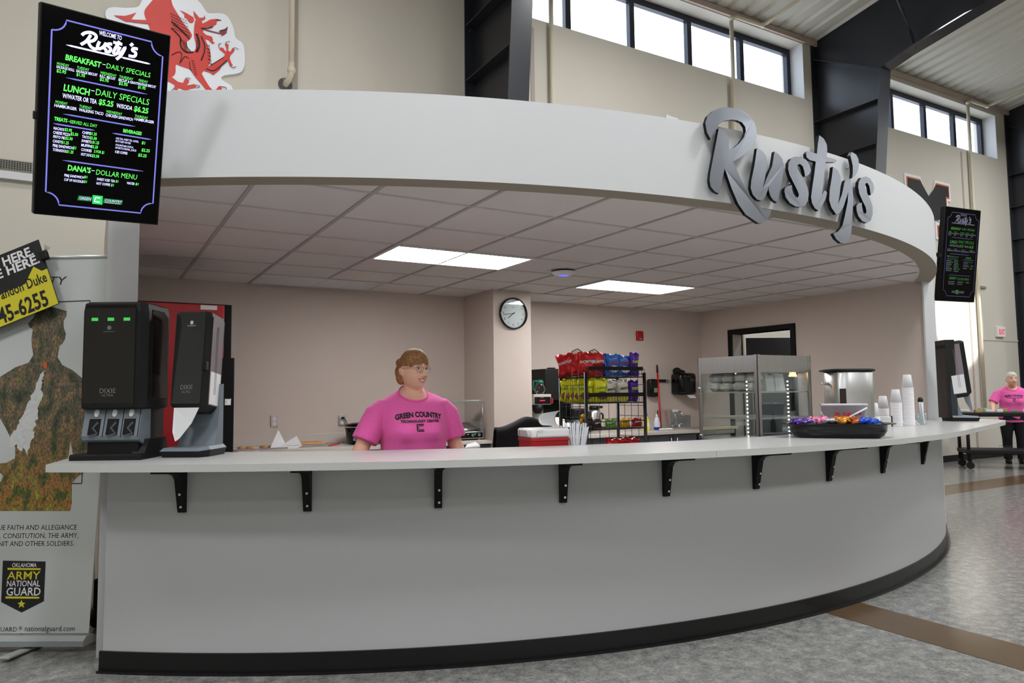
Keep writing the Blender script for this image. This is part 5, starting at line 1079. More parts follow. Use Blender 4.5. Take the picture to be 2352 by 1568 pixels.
for r_ in range(7):
    for i in range(6): x, y = 1080+38*r_+10*i, 200+46*i+18*r_; stroke(bi, [(x, y), (x+20, y+14), (x+26, y+2)], .005)
for i in range(7): x, y = 1410+8*i, 930+35*i; stroke(bi, [(x, y), (x+40, y+8)], .005)
for i in range(6): x, y = 1640+6*i, 690+55*i; stroke(bi, [(x, y), (x+50, y+14), (x+40, y+40)], .006)
bi.out('black_line_work', M_INK, dg, norm=False)
# ---- big letter M sign
MS = lambda x, y: (2040+x/3.734, 380+y/3.734)
def mw(p, y): q = aty(*MS(*p), y); return q
c0 = mw((320, 350), YH)
ms = thing('letter_m_sign', 'black block letter M sign edged in orange and white on the hall wall', 'sign', c0)
x0, x1 = mw((130, 62), YH).x, mw((515, 62), YH).x; zt, zb_ = mw((320, 110), YH).z, mw((440, 640), YH).z
w = x1-x0
def Mpoly(e):
    # block M outline, e shrinks it
    s = .36*w
    return [(0+e, 0+e*1), (0+e, .22*w*1.0-e), (.07*w+e, .22*w-e), (.07*w+e, H_-.24*w+e), (0+e, H_-.24*w+e), (0+e, H_-e), (.34*w-e*.4, H_-e), (.5*w, .52*H_+e*2.2), (.66*w+e*.4, H_-e), (w-e, H_-e), (w-e, H_-.24*w+e), (.93*w-e, H_-.24*w+e), (.93*w-e, .22*w-e), (w-e, .22*w-e), (w-e, e), (.62*w+e, e), (.62*w+e, .22*w-e), (.70*w+e, .22*w-e), (.70*w+e, .50*H_-e*2), (.5*w, .14*H_+e*2), (.30*w-e, .50*H_-e*2), (.30*w-e, .22*w-e), (.38*w-e, .22*w-e), (.38*w-e, e)]
H_ = zt-zb_
for nm_, e, y, m in (('white_edge', 0, -.02, M_PLWHITE), ('orange_edge', .035*w, -.026, mat('orange_paint', (190, 90, 30), .5)), ('black_face', .055*w, -.032, M_INK)):
    P = Mpoly(e); MB().prism([(x+x0-c0.x, y, z+zb_-c0.z) for x, z in P], [(x+x0-c0.x, y+.012+(.008 if e == 0 else 0), z+zb_-c0.z) for x, z in P]).out(nm_, m, ms)
# ---- tip of a further emblem above the fascia
P = [(1530, 262), (1545, 268), (1556, 271), (1562, 280), (1556, 330), (1534, 330)]
c = aty(1545, 275, YH); o = MB().prism([aty(x, y, YH-.02)-c for x, y in P], [aty(x, y, YH-.02)-c+Vector((0, .018, 0)) for x, y in P]).out('wall_emblem', M_PLWHITE, None, c); tag(o, 'white tip of a wall emblem just showing above the fascia', 'emblem')
# ---- exit sign, small wall plate
c = aty(2294, 762, YH)
ex = thing('exit_sign', 'white exit sign with red letters on the hall wall far right', 'sign', (c.x, YH, c.z))
MB().box((0, -.03, 0), (.30, .06, .22), .008).out('housing', M_PLWHITE, ex); l = MB(); glyphs(l, 'EXIT', 0, -.055, .15, 'CENTER', y=-.0615, sx=.75, bold=.004); l.out('lettering', mat('exit_red', (226, 50, 50), .5, emit=.5), ex, norm=False)
c = aty(2255, 660, YH); tag(MB().box((0, -.015, 0), (.24, .03, .05), .004).out('wall_plate', mat('dim_grey_plate', (130, 126, 112), .5), None, (c.x, YH, c.z)), 'small grey plate on the hall wall beside the far menu screen', 'plate')
struct(MB().bb((15.6, YH-.012, 2.36), (26, YH, 2.40)).out('trim_13', M_HALL), 'thin rail on the hall wall under the exit sign')
# ================================================================== PEOPLE
from mathutils.bvhtree import BVHTree
def gs(x, z, cx, cz, sx, sz): return math.exp(-((x-cx)/sx)**2-((z-cz)/sz)**2)
def head_pt(d):
    """point of the head surface in direction d; the face looks to -y, origin at the middle of the head"""
    x, y, z = d
    p = [.078*x, .098*y, .122*z]
    if y < 0:                                             # fuller, squarer lower face
        k = max(0, -z-.25); p[1] -= .020*k*(1-abs(x)*.8); p[0] *= 1+.10*max(0, -z)*(1-max(0, -z))
    if z < -.1 and y > 0: p[1] *= 1-.35*(-z-.1)
    fx, fz = p[0], p[2]
    if y < 0:
        f = 0
        f += .037*gs(fx, fz, 0, -.030, .013, .014)+.021*gs(fx, fz, 0, -.006, .010, .024)+.010*(gs(fx, fz, .011, -.036, .008, .008)+gs(fx, fz, -.011, -.036, .008, .008))
        for s in (-1, 1):
            f += -.010*gs(fx, fz, s*.031, .010, .016, .012)+.005*gs(fx, fz, s*.030, .030, .022, .008)+.009*gs(fx, fz, s*.044, -.034, .020, .020)
            f += -.004*gs(fx, fz, s*.032, -.052, .006, .014)
        f += .007*gs(fx, fz, 0, -.064, .026, .014)+.010*gs(fx, fz, 0, -.102, .024, .014)-.003*gs(fx, fz, 0, -.083, .018, .006)
        p[1] -= f
    return Vector(p)
def sph(u, v): a, b = 2*pi*u, pi*v; return Vector((sin(b)*sin(a), -sin(b)*cos(a), cos(b)))
def hand(mb, wrist, dirv, palm_n, side, curl=.35, s=1.0):
    """palm, four unequal bent fingers and a thumb; dirv along the hand, palm_n out of the palm side"""
    d = Vector(dirv).normalized(); n = Vector(palm_n); n = (n-d*n.dot(d)).normalized(); a = d.cross(n)*side
    w = Vector(wrist)
    mb.rings([[w+d*t*s+a*(cos(q)*wd*s)+n*(sin(q)*th*s) for q in [2*pi*i/14 for i in range(14)]] for t, wd, th in ((-.02, .027, .020), (.0, .028, .018), (.03, .036, .016), (.07, .041, .014), (.092, .038, .011))])
    for off, ln in ((-.030, .060), (-.010, .072), (.011, .076), (.031, .068)):
        b = w+d*.088*s+a*off*s; p1 = b+(d*.5+n*curl*.2)*ln*s; e1 = (d*(1-curl*.6)+n*curl).normalized(); p2 = p1+e1*ln*.32*s; e2 = (d*(1-curl*1.3)+n*curl*1.3).normalized(); p3 = p2+e2*ln*.25*s
        mb.tube([b-d*.02*s, b, p1, p2, p3], [.009*s, .0088*s, .0085*s, .0078*s, .0062*s], 10)
    t0 = w+d*.025*s+a*.030*s; t1 = t0+(d*.6+a*.75+n*.2).normalized()*.040*s; t2 = t1+(d*.9+a*.25+n*.3).normalized()*.032*s
    mb.tube([t0-a*.012*s, t0, t1, t2], [.013*s, .0125*s, .010*s, .008*s], 10)
def tor(z, prof):
    if z >= prof[0][0]: return prof[0][1:]
    if z <= prof[-1][0]: return prof[-1][1:]
    for i in range(len(prof)-1):
        z0, z1 = prof[i][0], prof[i+1][0]
        if z1 <= z <= z0:
            t = (z0-z)/(z0-z1); a, b, c, d = prof[max(i-1, 0)], prof[i], prof[i+1], prof[min(i+2, len(prof)-1)]
            return [.5*(2*b[k]+(c[k]-a[k])*t+(2*a[k]-5*b[k]+4*c[k]-d[k])*t*t+(3*b[k]-a[k]-3*c[k]+d[k])*t**3) for k in (1, 2, 3)]
TORSO = [(1.455, .062, .060, .060), (1.42, .095, .068, .072), (1.39, .155, .078, .085), (1.355, .200, .095, .100), (1.30, .212, .120, .112), (1.235, .206, .150, .112), (1.165, .205, .166, .108), (1.10, .200, .158, .106), (1.02, .203, .156, .112), (.94, .214, .160, .126), (.86, .222, .155, .140), (.78, .222, .145, .140)]
def torso_ring(z, e=0.0, n=36):
    w, fr, bk = tor(z, TORSO); out = []
    for i in range(n):
        a = 2*pi*i/n; s, c = sin(a), cos(a); dp = fr if c > 0 else bk
        xx_ = (w+e)*math.copysign(abs(s)**.85, s); bu = .030*(gs(xx_, z, .092, 1.165, .06, .060)+gs(xx_, z, -.092, 1.165, .06, .060)) if c > 0 else 0
        out.append((xx_, -(dp+e)*math.copysign(abs(c)**.9, c)-bu, z))
    return out
def person(loc, rz, label, headpos, head_rz, head_tilt, arms, hairm, hair_kind, glasses, vox=.005, prints=True, lean=0.0):
    P = thing('person', label, 'person', loc, rz)
    LN_ = Matrix.Translation((0, 0, .9)) @ Matrix.Rotation(lean, 4, 'X') @ Matrix.Translation((0, 0, -.9))
    HM = Matrix.Translation(headpos) @ Matrix.Rotation(head_rz, 4, 'Z') @ Matrix.Rotation(head_tilt, 4, 'Y')
    # ---- body: head, neck, trunk, arms, hands and legs in one surface
    b = MB().at(HM); b.grid(lambda u, v: head_pt(sph(u, .002+.996*v)), 72, 56)
    for s in (-1, 1): b.ball((s*.080, .014, -.012), (.009, .015, .029), 14, 10); b.ball((s*.087, .021, -.004), (.0065, .011, .021), 12, 8)
    b.at(LN_)
    NK = lambda a, r, dz: (r*.085*sin(a), .0-r*.082*cos(a)+.004, 1.405-.050*cos(a)+dz)
    b.rings([[NK(2*pi*i/36, r, dz) for i in range(36)] for r, dz in ((.2, -.12), (1.06, -.05), (1.0, .004), (.86, .016), (.70, .03))])
    hp = Vector(headpos)
    hq = LN_.inverted() @ (hp+Vector((0, .015, -.03)))
    b.tube([(0, .02, 1.36), (0, .015, 1.43), (hq.x*.6, hq.y*.6+.006, 1.475), (hq.x, hq.y+.01, hq.z)], [.075, .064, .058, .056], 20)
    b.rings([torso_ring(z, -.014) for z in [1.33-.04*k for k in range(15)]])
    for s, J in arms.items():
        S_, E_, Wr = [Vector(q) for q in J[:3]]
        b.tube([(S_.x*.75, S_.y, S_.z-.03), S_+Vector((0, 0, -.022)), S_.lerp(E_, .3), S_.lerp(E_, .75), E_, E_.lerp(Wr, .25), E_.lerp(Wr, .7), Wr], [.044, .048, .054, .050, .046, .047, .036, .028], 18)
        hand(b, Wr, J[3], J[4], s)
    for s in (-1, 1):
        b.tube([(s*.10, .0, .86), (s*.105, .0, .70), (s*.105, -.01, .46), (s*.105, .0, .30), (s*.105, .02, .07)], [.105, .095, .062, .058, .04], 18)
        b.rings([[(s*.105+.042*cos(q)*(1 if z < .06 else .8), .0-.10*sin(q)*(1 if sin(q) > 0 else .65)+.01, z) for q in [2*pi*i/16 for i in range(16)]] for z in (.01, .04, .08)])
    b.at(Matrix())
    body = b.out('body', M_SKIN, P); m = body.modifiers.new('r', 'REMESH'); m.mode = 'VOXEL'; m.voxel_size = vox; m.use_smooth_shade = True
    m = body.modifiers.new('s', 'SMOOTH'); m.iterations = 2; m.factor = .4
    # ---- shirt
    t = MB().at(LN_); 
    def yoke(i, n=36):
        a = 2*pi*i/n; q = torso_ring(1.33, .006)[i]; k = abs(sin(a))**1.5
        return Vector((q[0]*(1-.04*k), q[1], 1.318+.044*k))
    def top(f): return [tuple(Vector(NK(2*pi*i/36, 1.07, -.004)).lerp(yoke(i), f)+Vector((0, 0, .012*sin(pi*f)*abs(sin(2*pi*i/36))))) for i in range(36)]
    t.rings([top(f) for f in (0, .2, .4, .6, .8, 1)]+[torso_ring(z, .006) for z in [1.285-.03*k for k in range(18)]])
    for s, J in arms.items():
        S_, E_ = Vector(J[0]), Vector(J[1]); c = S_.lerp(E_, .88)
        t.tube([(S_.x*.70, S_.y, S_.z-.03), (S_.x*.94, S_.y, S_.z-.026), S_.lerp(E_, .22)+Vector((0, 0, -.002)), S_.lerp(E_, .6), c], [.058, .067, .075, .080, .083], 22)
    t.at(Matrix())
    bm2 = t.b
    for v in bm2.verts:                                      # soft folds of the cotton
        z = v.co.z; x = v.co.x
        if z < 1.16: v.co.y -= .006*sin(26*x+9*z+1.2*sin(14*z))*min(1, (1.16-z)*6)
    sh_ = t.out('shirt', M_PINK, P); m = sh_.modifiers.new('r', 'REMESH'); m.mode = 'VOXEL'; m.voxel_size = max(.006, vox); m.use_smooth_shade = True
    m = sh_.modifiers.new('s', 'SMOOTH'); m.iterations = 12; m.factor = .5
    cl = MB().at(LN_); n = 40
    def cr(a): return Vector(NK(a, 1.06, .002))
    cl.tube([cr(2*pi*i/n) for i in range(n)], .0068, 10, closed=True); cl.out('collar', M_PINK, sh_)
    bpy.context.view_layer.update(); dg_ = bpy.context.evaluated_depsgraph_get()
    bv = BVHTree.FromObject(sh_, dg_)
    def surf(q):
        p = LN_ @ Vector((q[0], -.5, q[2])); h = bv.ray_cast(p, LN_.to_3x3() @ Vector((0, 1, 0)))
        r = h[0] if h[0] else p+Vector((0, .3, 0)); return r+LN_.to_3x3() @ Vector((0, -.0025, 0))
    if prints:
        g = MB()
        arch = lambda q: surf((q[0], 0, q[2]+.018*(1-(q[0]/.15)**2)))
        glyphs(g, 'GREEN COUNTRY', 0, 1.243, .044, 'CENTER', sx=.80, bold=.0020, fn=arch, res=4)
        glyphs(g, 'TECHNOLOGY CENTER', .004, 1.228, .021, 'CENTER', sx=1.02, bold=.0011, fn=surf, spacing=1.05)
        for pts, w in (([(.022, 1.215), (-.020, 1.215), (-.020, 1.177), (.022, 1.177)], .0075), ([(.020, 1.2065), (-.0105, 1.2065), (-.0105, 1.1855), (.020, 1.1855)], .0032)):
            pp_ = []
            for p, q in zip(pts, pts[1:]): pp_ += [(p[0]+(q[0]-p[0])*k/4, p[1]+(q[1]-p[1])*k/4) for k in range(4)]
            ribbon(g, pp_+[pts[-1]], w, lambda p, o: surf((p[0], 0, p[1])))
        g.out('shirt_print', M_INK, sh_, norm=False)
    # ---- trousers and shoes
    tr_ = MB(); tr_.rings([torso_ring(z, .004) for z in (.95, .90, .85, .80)])
    for s in (-1, 1): tr_.tube([(s*.09, .0, .88), (s*.105, .0, .72), (s*.108, -.008, .46), (s*.108, .0, .28), (s*.108, .018, .08)], [.122, .112, .082, .076, .070], 20)
    o = tr_.out('trousers', mat('black_trousers', (16, 16, 19), .9, var=.1), P); m = o.modifiers.new('r', 'REMESH'); m.mode = 'VOXEL'; m.voxel_size = .012; m.use_smooth_shade = True
    for s in (-1, 1): MB().rings([[(s*.105+.050*cos(q)*k, .0-.125*sin(q)*(1 if sin(q) > 0 else .65)*k+.01, z) for q in [2*pi*i/18 for i in range(18)]] for z, k in ((0, .95), (.02, 1), (.055, .95), (.09, .6))]).out('shoe', M_BLACKM, P)
    # ---- face
    def fp(x, z, off=0.0):
        # face surface point at front coordinates x, z
        bx = max(-.97, min(.97, x/.078)); bz = max(-.97, min(.97, z/.122)); y2 = max(.02, 1-bx*bx-bz*bz)
        p = head_pt(Vector((bx, -sqrt(y2), bz)).normalized()); return Vector((x, p.y-off, z))
    for s in (-1, 1):
        c = fp(s*.031, .009, -.0055)
        e = MB().at(HM).ball(c, (.0138, .010, .0092), 16, 10).out('eye', mat('eye_white', (226, 222, 218), .2), P)
        ci = c+Vector((.0008, -.0082, 0)); MB().at(HM).ball(ci, (.0062, .003, .0068), 14, 8).out('iris', mat('iris_dark', (46, 36, 30), .15), e)
        MB().at(HM).tube([c+Vector((s*dx, -.0098*sqrt(max(0, 1-(dx/.0155)**2))-.0008, .0088*sqrt(max(.04, 1-(dx/.0150)**2))-.0008)) for dx in (-.0135, -.0095, -.004, .002, .008, .0135)], .0014, 8).out('eyelash', mat('lash_brown', (60, 42, 34), .7), P)
        MB().at(HM).tube([fp(s*(.030+dx), .033+.003*(1-((dx-.004)/.02)**2), .0005) for dx in (-.017, -.008, 0, .008, .017)], [.0016, .0028, .003, .0026, .0014], 8).out('eyebrow', mat('brow_brown', (120, 84, 62), .8), P)
    up = [(x, -.0570+.0025*(abs(x)/.030)**2) for x in [-.030+.060*i/10 for i in range(11)]]; lo = [(x, -.0715+.0165*(abs(x)/.030)**2) for x, _ in up]
    te = MB().at(HM); 
    tv0 = [te.v(fp(x, z, .0024)) for x, z in up]; tv1 = [te.v(fp(x, z, .0024)) for x, z in lo]
    for i in range(10): te.face([tv0[i], tv0[i+1], tv1[i+1], tv1[i]], True)
    te.out('teeth', mat('teeth', (232, 226, 214), .25, var=.08, vscale=200, stretch=(1, 1, .1)), P)
    lp = [fp(x, z, .0026) for x, z in up]+[fp(x, z, .0026) for x, z in lo[::-1][1:-1]]
    MB().at(HM).tube(lp, [.0019]*len(lp), 8, closed=True).out('lips', mat('lip_rose', (150, 62, 66), .4), P)
    for s in (-1, 1): MB().at(HM).tube([(s*.0905, .012, .012), (s*.0925, .024, .012), (s*.0925, .030, .0), (s*.091, .026, -.014), (s*.089, .016, -.030)], .0032, 8).out('ear_rim', M_SKIN, P)
    for s in (-1, 1): MB().at(HM).ball(fp(s*.0075, -.0405, .0005), (.0035, .002, .002), 8, 6).out('nostril', mat('nostril_brown', (110, 60, 50), .8), P)
    if glasses:
        gl = MB().at(HM)
        for s in (-1, 1):
            rim = []
            for i in range(22):
                a = 2*pi*i/22; rx, rz_ = .0255, .0205; x = s*.032+rx*math.copysign(abs(cos(a))**.8, cos(a)); z = .006+rz_*math.copysign(abs(sin(a))**.8, sin(a))
                rim.append(Vector((x, -.103-.002+.35*max(0, abs(x)-.03), z)))
            gl.tube(rim, .0024, 8, closed=True)
            gl.tube([(s*.056, -.094, .014), (s*.074, -.06, .014), (s*.084, -.0, .010), (s*.086, .025, .0)], .0020, 8)
        gl.tube([(-.008, -.106, .008), (0, -.110, .011), (.008, -.106, .008)], .0018, 8)
        go = gl.out('glasses_frame', mat('glasses_tan', (186, 150, 132), .2, coat=.5), P)
        for s in (-1, 1): MB().at(HM).ball((s*.032, -.103, .006), (.022, .0012, .0175), 20, 8).out('lens', glass('lens_glass', (.97, .98, .98), .02), go)
    # ---- hair
    h = MB().at(HM)
    def hair(u, v):
        a = 2*pi*u; f = (1+cos(a))/2                          # f = 1 over the face, 0 at the back
        sd = abs(sin(a))
        low = .042*f**1.5+(-.088)*(1-f)**1.2+(.004*sd if f > .3 else 0)
        if hair_kind == 'short': low = .060*f+(-.06)*(1-f)
        if .24 < f < .74: low = max(low, .026)
        if f > .6: low += .0035*sin(a*37)+.003*sin(a*17+1)
        zt = .122+(low-.122)*v**.9
        bz = max(-.985, min(.999, zt/.122)); r = sqrt(max(0, 1-bz*bz)); p = head_pt(Vector((r*sin(a), -r*cos(a), bz)))
        k = (.013+.008*f*sin(pi*min(1, v*1.05))**.8)*(1-.72*v**3)+.0022*sin(a*31+v*4)*v*(1-v*.6)
        nv = Vector((sin(a), -cos(a), .75*(1-v))).normalized(); p += nv*k+Vector((0, 0, .010*(1-v)))
        return p
    h.grid(hair, 96, 26)
    if hair_kind == 'bun':
        h.ball((0, .112, -.006), (.052, .042, .058), 20, 14); h.ball((.02, .10, -.055), (.03, .03, .03), 14, 10); h.ball((-.012, .095, .05), (.05, .04, .035), 16, 10)
        for s in (-1, 1): h.ball((s*.052, .055, -.035), (.030, .045, .055), 16, 10)
    ho = h.out('hair', hairm, P); m = ho.modifiers.new('r', 'SOLIDIFY'); m.thickness = .005; m.offset = -1
    return P
def hair_mat(name, a, b_, c):
    m = bpy.data.materials.new(name); m.use_nodes = True; n = m.node_tree.nodes; L = m.node_tree.links; b = n['Principled BSDF']
    tc = n.new('ShaderNodeTexCoord'); mp = n.new('ShaderNodeMapping'); mp.inputs['Scale'].default_value = (1, .25, .18); nz = n.new('ShaderNodeTexNoise'); nz.inputs['Scale'].default_value = 330; nz.inputs['Detail'].default_value = 4
    r = n.new('ShaderNodeValToRGB'); e = r.color_ramp.elements; e[0].position = .3; e[0].color = (*lin(a), 1); e[1].position = .7; e[1].color = (*lin(c), 1); k = e.new(.5); k.color = (*lin(b_), 1)
    L.new(tc.outputs['Object'], mp.inputs[0]); L.new(mp.outputs[0], nz.inputs['Vector']); L.new(nz.outputs[0], r.inputs[0]); L.new(r.outputs[0], b.inputs['Base Color'])
    bp = n.new('ShaderNodeBump'); bp.inputs['Strength'].default_value = .5; bp.inputs['Distance'].default_value = .003; L.new(nz.outputs[0], bp.inputs['Height']); L.new(bp.outputs[0], b.inputs['Normal'])
    b.inputs['Roughness'].default_value = .6; b.inputs['Specular IOR Level'].default_value = .3; return m
WX, WY = 1.76, 4.25
person((WX, WY, 0), radians(-8.5), 'smiling woman in a pink printed t-shirt and clear glasses behind the counter', (-.002, -.012, 1.548), radians(25), radians(2),
       {-1: ((-.205, .01, 1.335), (-.325, -.02, 1.085), (-.435, -.16, .905), (-.35, -.8, -.35), (0, -.3, -1)), 1: ((.205, .01, 1.335), (.268, -.01, 1.085), (.300, -.17, .905), (.1, -.85, -.35), (0, -.3, -1))},
       hair_mat('golden_brown_hair', (96, 62, 36), (146, 102, 62), (184, 140, 96)), 'bun', True, .0042)
person((14.74, 6.88, 0), radians(-55), 'white-haired woman in a pink t-shirt leaning over a black cart in the distant hall', (-.02, -.20, 1.545), radians(10), 0,
       {-1: ((-.205, .01, 1.335), (-.33, -.10, 1.12), (-.36, -.34, 1.02), (-.2, -.9, -.2), (0, -.3, -1)), 1: ((.205, .01, 1.335), (.31, -.08, 1.09), (.33, -.30, 1.0), (.1, -.9, -.2), (0, -.3, -1))},
       hair_mat('white_hair', (170, 160, 150), (214, 206, 196), (236, 232, 226)), 'short', False, .008, True, radians(9))
# ================================================================== DISTANT CART
CTX = Matrix.Translation((13.75, 6.62, 0)) @ Matrix.Rotation(radians(-48), 4, 'Z')
cr_ = thing('utility_cart', 'black two-shelf utility cart in front of the woman in the distant hall', 'cart', mw=CTX)
for z, nm_ in ((.90, 'top_shelf'), (.26, 'lower_shelf')):
    MB().bb((-.62, -.30, z), (.62, .30, z+.07), .012).out(nm_, M_BLACKM, cr_)
for x in (-.58, .58):
    for y in (-.27, .27): MB().cyl((x, y, .13), (x, y, .90), .028, n=10).out('leg', M_BLACKM, cr_)
for x in (-.56, .56):
    for y in (-.25, .25): MB().cyl((x, y-.02, .06), (x, y+.02, .06), .06, n=16).bb((x-.02, y-.03, .09), (x+.02, y+.03, .26)).out('caster', M_BLACKM, cr_)
rn = random.Random(2)
for i in range(9):
    x, y = -.50+.12*i, rn.uniform(-.2, .2); w_ = rn.uniform(.05, .09)
    cn = (M_PAPER, M_PLWHITE, mat('green_pack', (120, 150, 90), .6), mat('tan_pack', (176, 140, 100), .6))[(i*3) % 4]; cw = ('white', 'white', 'green', 'tan')[(i*3) % 4]
    o = MB().box((0, 0, .02), (w_*1.5, w_, .04+.012*(i % 3)), .006).out('food_pack', cn); o.matrix_world = CTX @ Matrix.Translation((x, y, .97+.006*(i % 3))) @ Matrix.Rotation(rn.uniform(-.5, .5), 4, 'Z')
    tag(o, '%s food pack on top of the distant black cart' % cw, 'food pack', '%s food packs on the distant cart' % cw)
o = MB().at(Matrix.Rotation(pi/2, 4, 'Y')).lathe([(.03, -.12), (.035, -.10), (.035, .05), (.014, .10), (.014, .12)], 16).out('water_bottle', M_CLEAR); o.matrix_world = CTX @ Matrix.Translation((.05, -.1, .366)); tag(o, 'clear water bottle lying on the lower shelf of the distant cart', 'bottle')
# ================================================================== ROLL-UP BANNER AND YARD SIGN AT THE LEFT
nB = Vector((-.53, -.85, 0)).normalized(); rB = Vector((.85, -.53, 0)).normalized(); uB = (Vector((0, 0, 1))-nB*.075).normalized()
BO = Vector((.05, 4.74, .03)); MBN = basis(BO, rB, uB); MBNi = MBN.inverted(); nn = MBN.to_3x3() @ Vector((0, 1, 0))
def bl_(px, py, y=0.0): q = MBNi @ atpl(px, py, BO, nn); return Vector((q.x, y, q.z))
bn = thing('roll_up_banner', 'white roll-up recruiting banner with a soldier silhouette, standing left of the counter', 'banner', mw=MBN)
xr = bl_(222, 1200).x; zt = bl_(230, 592).z; xl = xr-.84
M_BAN = mat('banner_vinyl', (186, 190, 188), .45, var=.02, vscale=3)
MB().bb((xl, .0, .06), (xr, .004, zt)).out('banner_sheet', M_BAN, bn)
MB().cyl((xl-.005, .002, zt+.008), (xr+.005, .002, zt+.008), .012, n=14).out('top_rail', mat('rail_silver', (196, 204, 204), .35, .5), bn)
MB().cyl((xr+.005, .002, zt+.008), (xr+.018, .002, zt+.008), .014, n=14).out('rail_cap', M_BLACKM, bn)
MB().rings([[(x, -.02+y, z) for y, z in ((-.03, 0), (.09, 0), (.09, .035), (.05, .052), (-.005, .052), (-.035, .03))] for x in (xl-.01, xr+.005)], True, False).out('cassette', mat('cassette_silver', (170, 176, 178), .35, .5), bn)
MB().bb((xr-.36, -.20, -.028), (xr-.30, .12, -.012), .006).out('foot', mat('foot_grey', (150, 154, 152), .5), bn)
MB().cyl((xl+.4, .08, .03), (xl+.4, .06, zt), .008, n=8).out('support_pole', M_STEEL, bn)
def flat(mb, pts, y, sm=0):
    if sm: pts = [tuple(p) for p in smooth_poly(pts, sm)]
    P = [bl_(p[0], p[1], y) for p in pts]; return mb.prism(P, [p+Vector((0, .0006, 0)) for p in P])
def forest():
    m = bpy.data.materials.new('autumn_forest_print'); m.use_nodes = True; n = m.node_tree.nodes; L = m.node_tree.links; b = n['Principled BSDF']
    tc = n.new('ShaderNodeTexCoord'); vo = n.new('ShaderNodeTexVoronoi'); vo.inputs['Scale'].default_value = 42; nz = n.new('ShaderNodeTexNoise'); nz.inputs['Scale'].default_value = 13; nz.inputs['Detail'].default_value = 8
    n2 = n.new('ShaderNodeTexNoise'); n2.inputs['Scale'].default_value = 70; n2.inputs['Detail'].default_value = 6
    mp = n.new('ShaderNodeMapping'); mp.inputs['Scale'].default_value = (1.6, 1, .8); L.new(tc.outputs['Object'], mp.inputs[0])
    for t in (vo, nz, n2): L.new(mp.outputs[0], t.inputs['Vector'])
    r = n.new('ShaderNodeValToRGB'); e = r.color_ramp.elements; e[0].position = .30; e[0].color = (*lin((46, 52, 42)), 1); e[1].position = .72; e[1].color = (*lin((120, 118, 66)), 1)
    for p, c in ((.42, (80, 82, 60)), (.52, (104, 94, 76)), (.60, (140, 112, 80)), (.66, (92, 98, 60))): k = e.new(p); k.color = (*lin(c), 1)
    sx = n.new('ShaderNodeSeparateXYZ'); L.new(tc.outputs['Object'], sx.inputs[0]); rb = n.new('ShaderNodeValToRGB'); q = rb.color_ramp.elements
    q[0].position = .3; q[0].color = (*lin((60, 76, 34)), 1); q[1].position = .7; q[1].color = (*lin((186, 168, 66)), 1)
    for p, c in ((.42, (92, 102, 44)), (.5, (176, 116, 56)), (.58, (120, 116, 48))): k = q.new(p); k.color = (*lin(c), 1)
    L.new(nz.outputs[0], rb.inputs[0]); zz = n.new('ShaderNodeMapRange'); zz.inputs[1].default_value = 1.25; zz.inputs[2].default_value = .78; L.new(sx.outputs['Z'], zz.inputs[0])
    L.new(nz.outputs[0], r.inputs[0]); mb_ = n.new('ShaderNodeMix'); mb_.data_type = 'RGBA'; L.new(zz.outputs[0], mb_.inputs[0]); L.new(r.outputs[0], mb_.inputs[6]); L.new(rb.outputs[0], mb_.inputs[7]); r2 = n.new('ShaderNodeValToRGB'); r2.color_ramp.elements[0].position = .35; r2.color_ramp.elements[0].color = (.25, .25, .25, 1); r2.color_ramp.elements[1].position = .65; r2.color_ramp.elements[1].color = (1.35, 1.35, 1.35, 1)
    L.new(n2.outputs[0], r2.inputs[0]); mx = n.new('ShaderNodeMix'); mx.data_type = 'RGBA'; mx.blend_type = 'MULTIPLY'; mx.inputs[0].default_value = .85
    L.new(mb_.outputs[2], mx.inputs[6]); L.new(r2.outputs[0], mx.inputs[7]); L.new(mx.outputs[2], b.inputs['Base Color']); b.inputs['Roughness'].default_value = .5; return m
b2 = lambda x, y: (x/2.8, 520+y/2.8)
sil = [b2(*p) for p in [(-160,1000),(0,968),(100,905),(185,875),(215,825),(205,770),(203,720),(212,660),(190,648),(180,625),(200,603),(215,590),(240,530),(330,515),(400,535),(428,545),(428,575),(410,605),(410,650),(424,690),(418,725),(400,755),(382,770),(370,840),(400,890),(470,925),(540,985),(585,1100),(600,1300),(585,1500)]]+[(196,1084),(178,1095),(165,1109),(165,1155),(161,1173),(-60,1173)]
flat(MB(), sil, -.001).out('soldier_print', forest(), bn)
wh = MB()
flat(wh, [b2(*p) for p in [(-160,1230),(0,1230),(35,1290),(75,1370),(100,1420),(98,1490),(40,1520),(-160,1530)]], -.0022); flat(wh, [b2(*p) for p in [(440,1490),(455,1385),(475,1490)]], -.0022)
flat(wh, [(-60,1080),(0,1084),(7,1092),(3,1105),(-60,1105)], -.0022)
wh.out('sky_gap', M_BAN, bn)
_rp = random.Random(9)
_pl = [(292,922),(262,948),(240,1010),(205,1090),(170,1170),(130,1250),(95,1320),(60,1380),(70,1420),(110,1400),(130,1450),(150,1430),(185,1478),(190,1400),(215,1360),(222,1290),(245,1230),(250,1150),(272,1090),(268,1020),(280,970)]
_pj = []
for a_, b_ in zip(_pl, _pl[1:]+_pl[:1]):
    for k in range(4): _pj.append((a_[0]+(b_[0]-a_[0])*k/4+_rp.uniform(-9, 9)*(a_[1] > 960), a_[1]+(b_[1]-a_[1])*k/4+_rp.uniform(-9, 9)*(a_[1] > 960)))
flat(MB(), [b2(*p) for p in _pj], -.0024).out('water_plume', mat('plume_white', (196, 198, 196), .6, var=.25, vscale=50), bn)
flat(MB(), [b2(*p) for p in [(282,872),(302,874),(304,905),(292,918),(282,905)]], -.0026).out('orange_bucket', mat('bucket_orange', (206, 90, 50), .5), bn)
ln = MB()
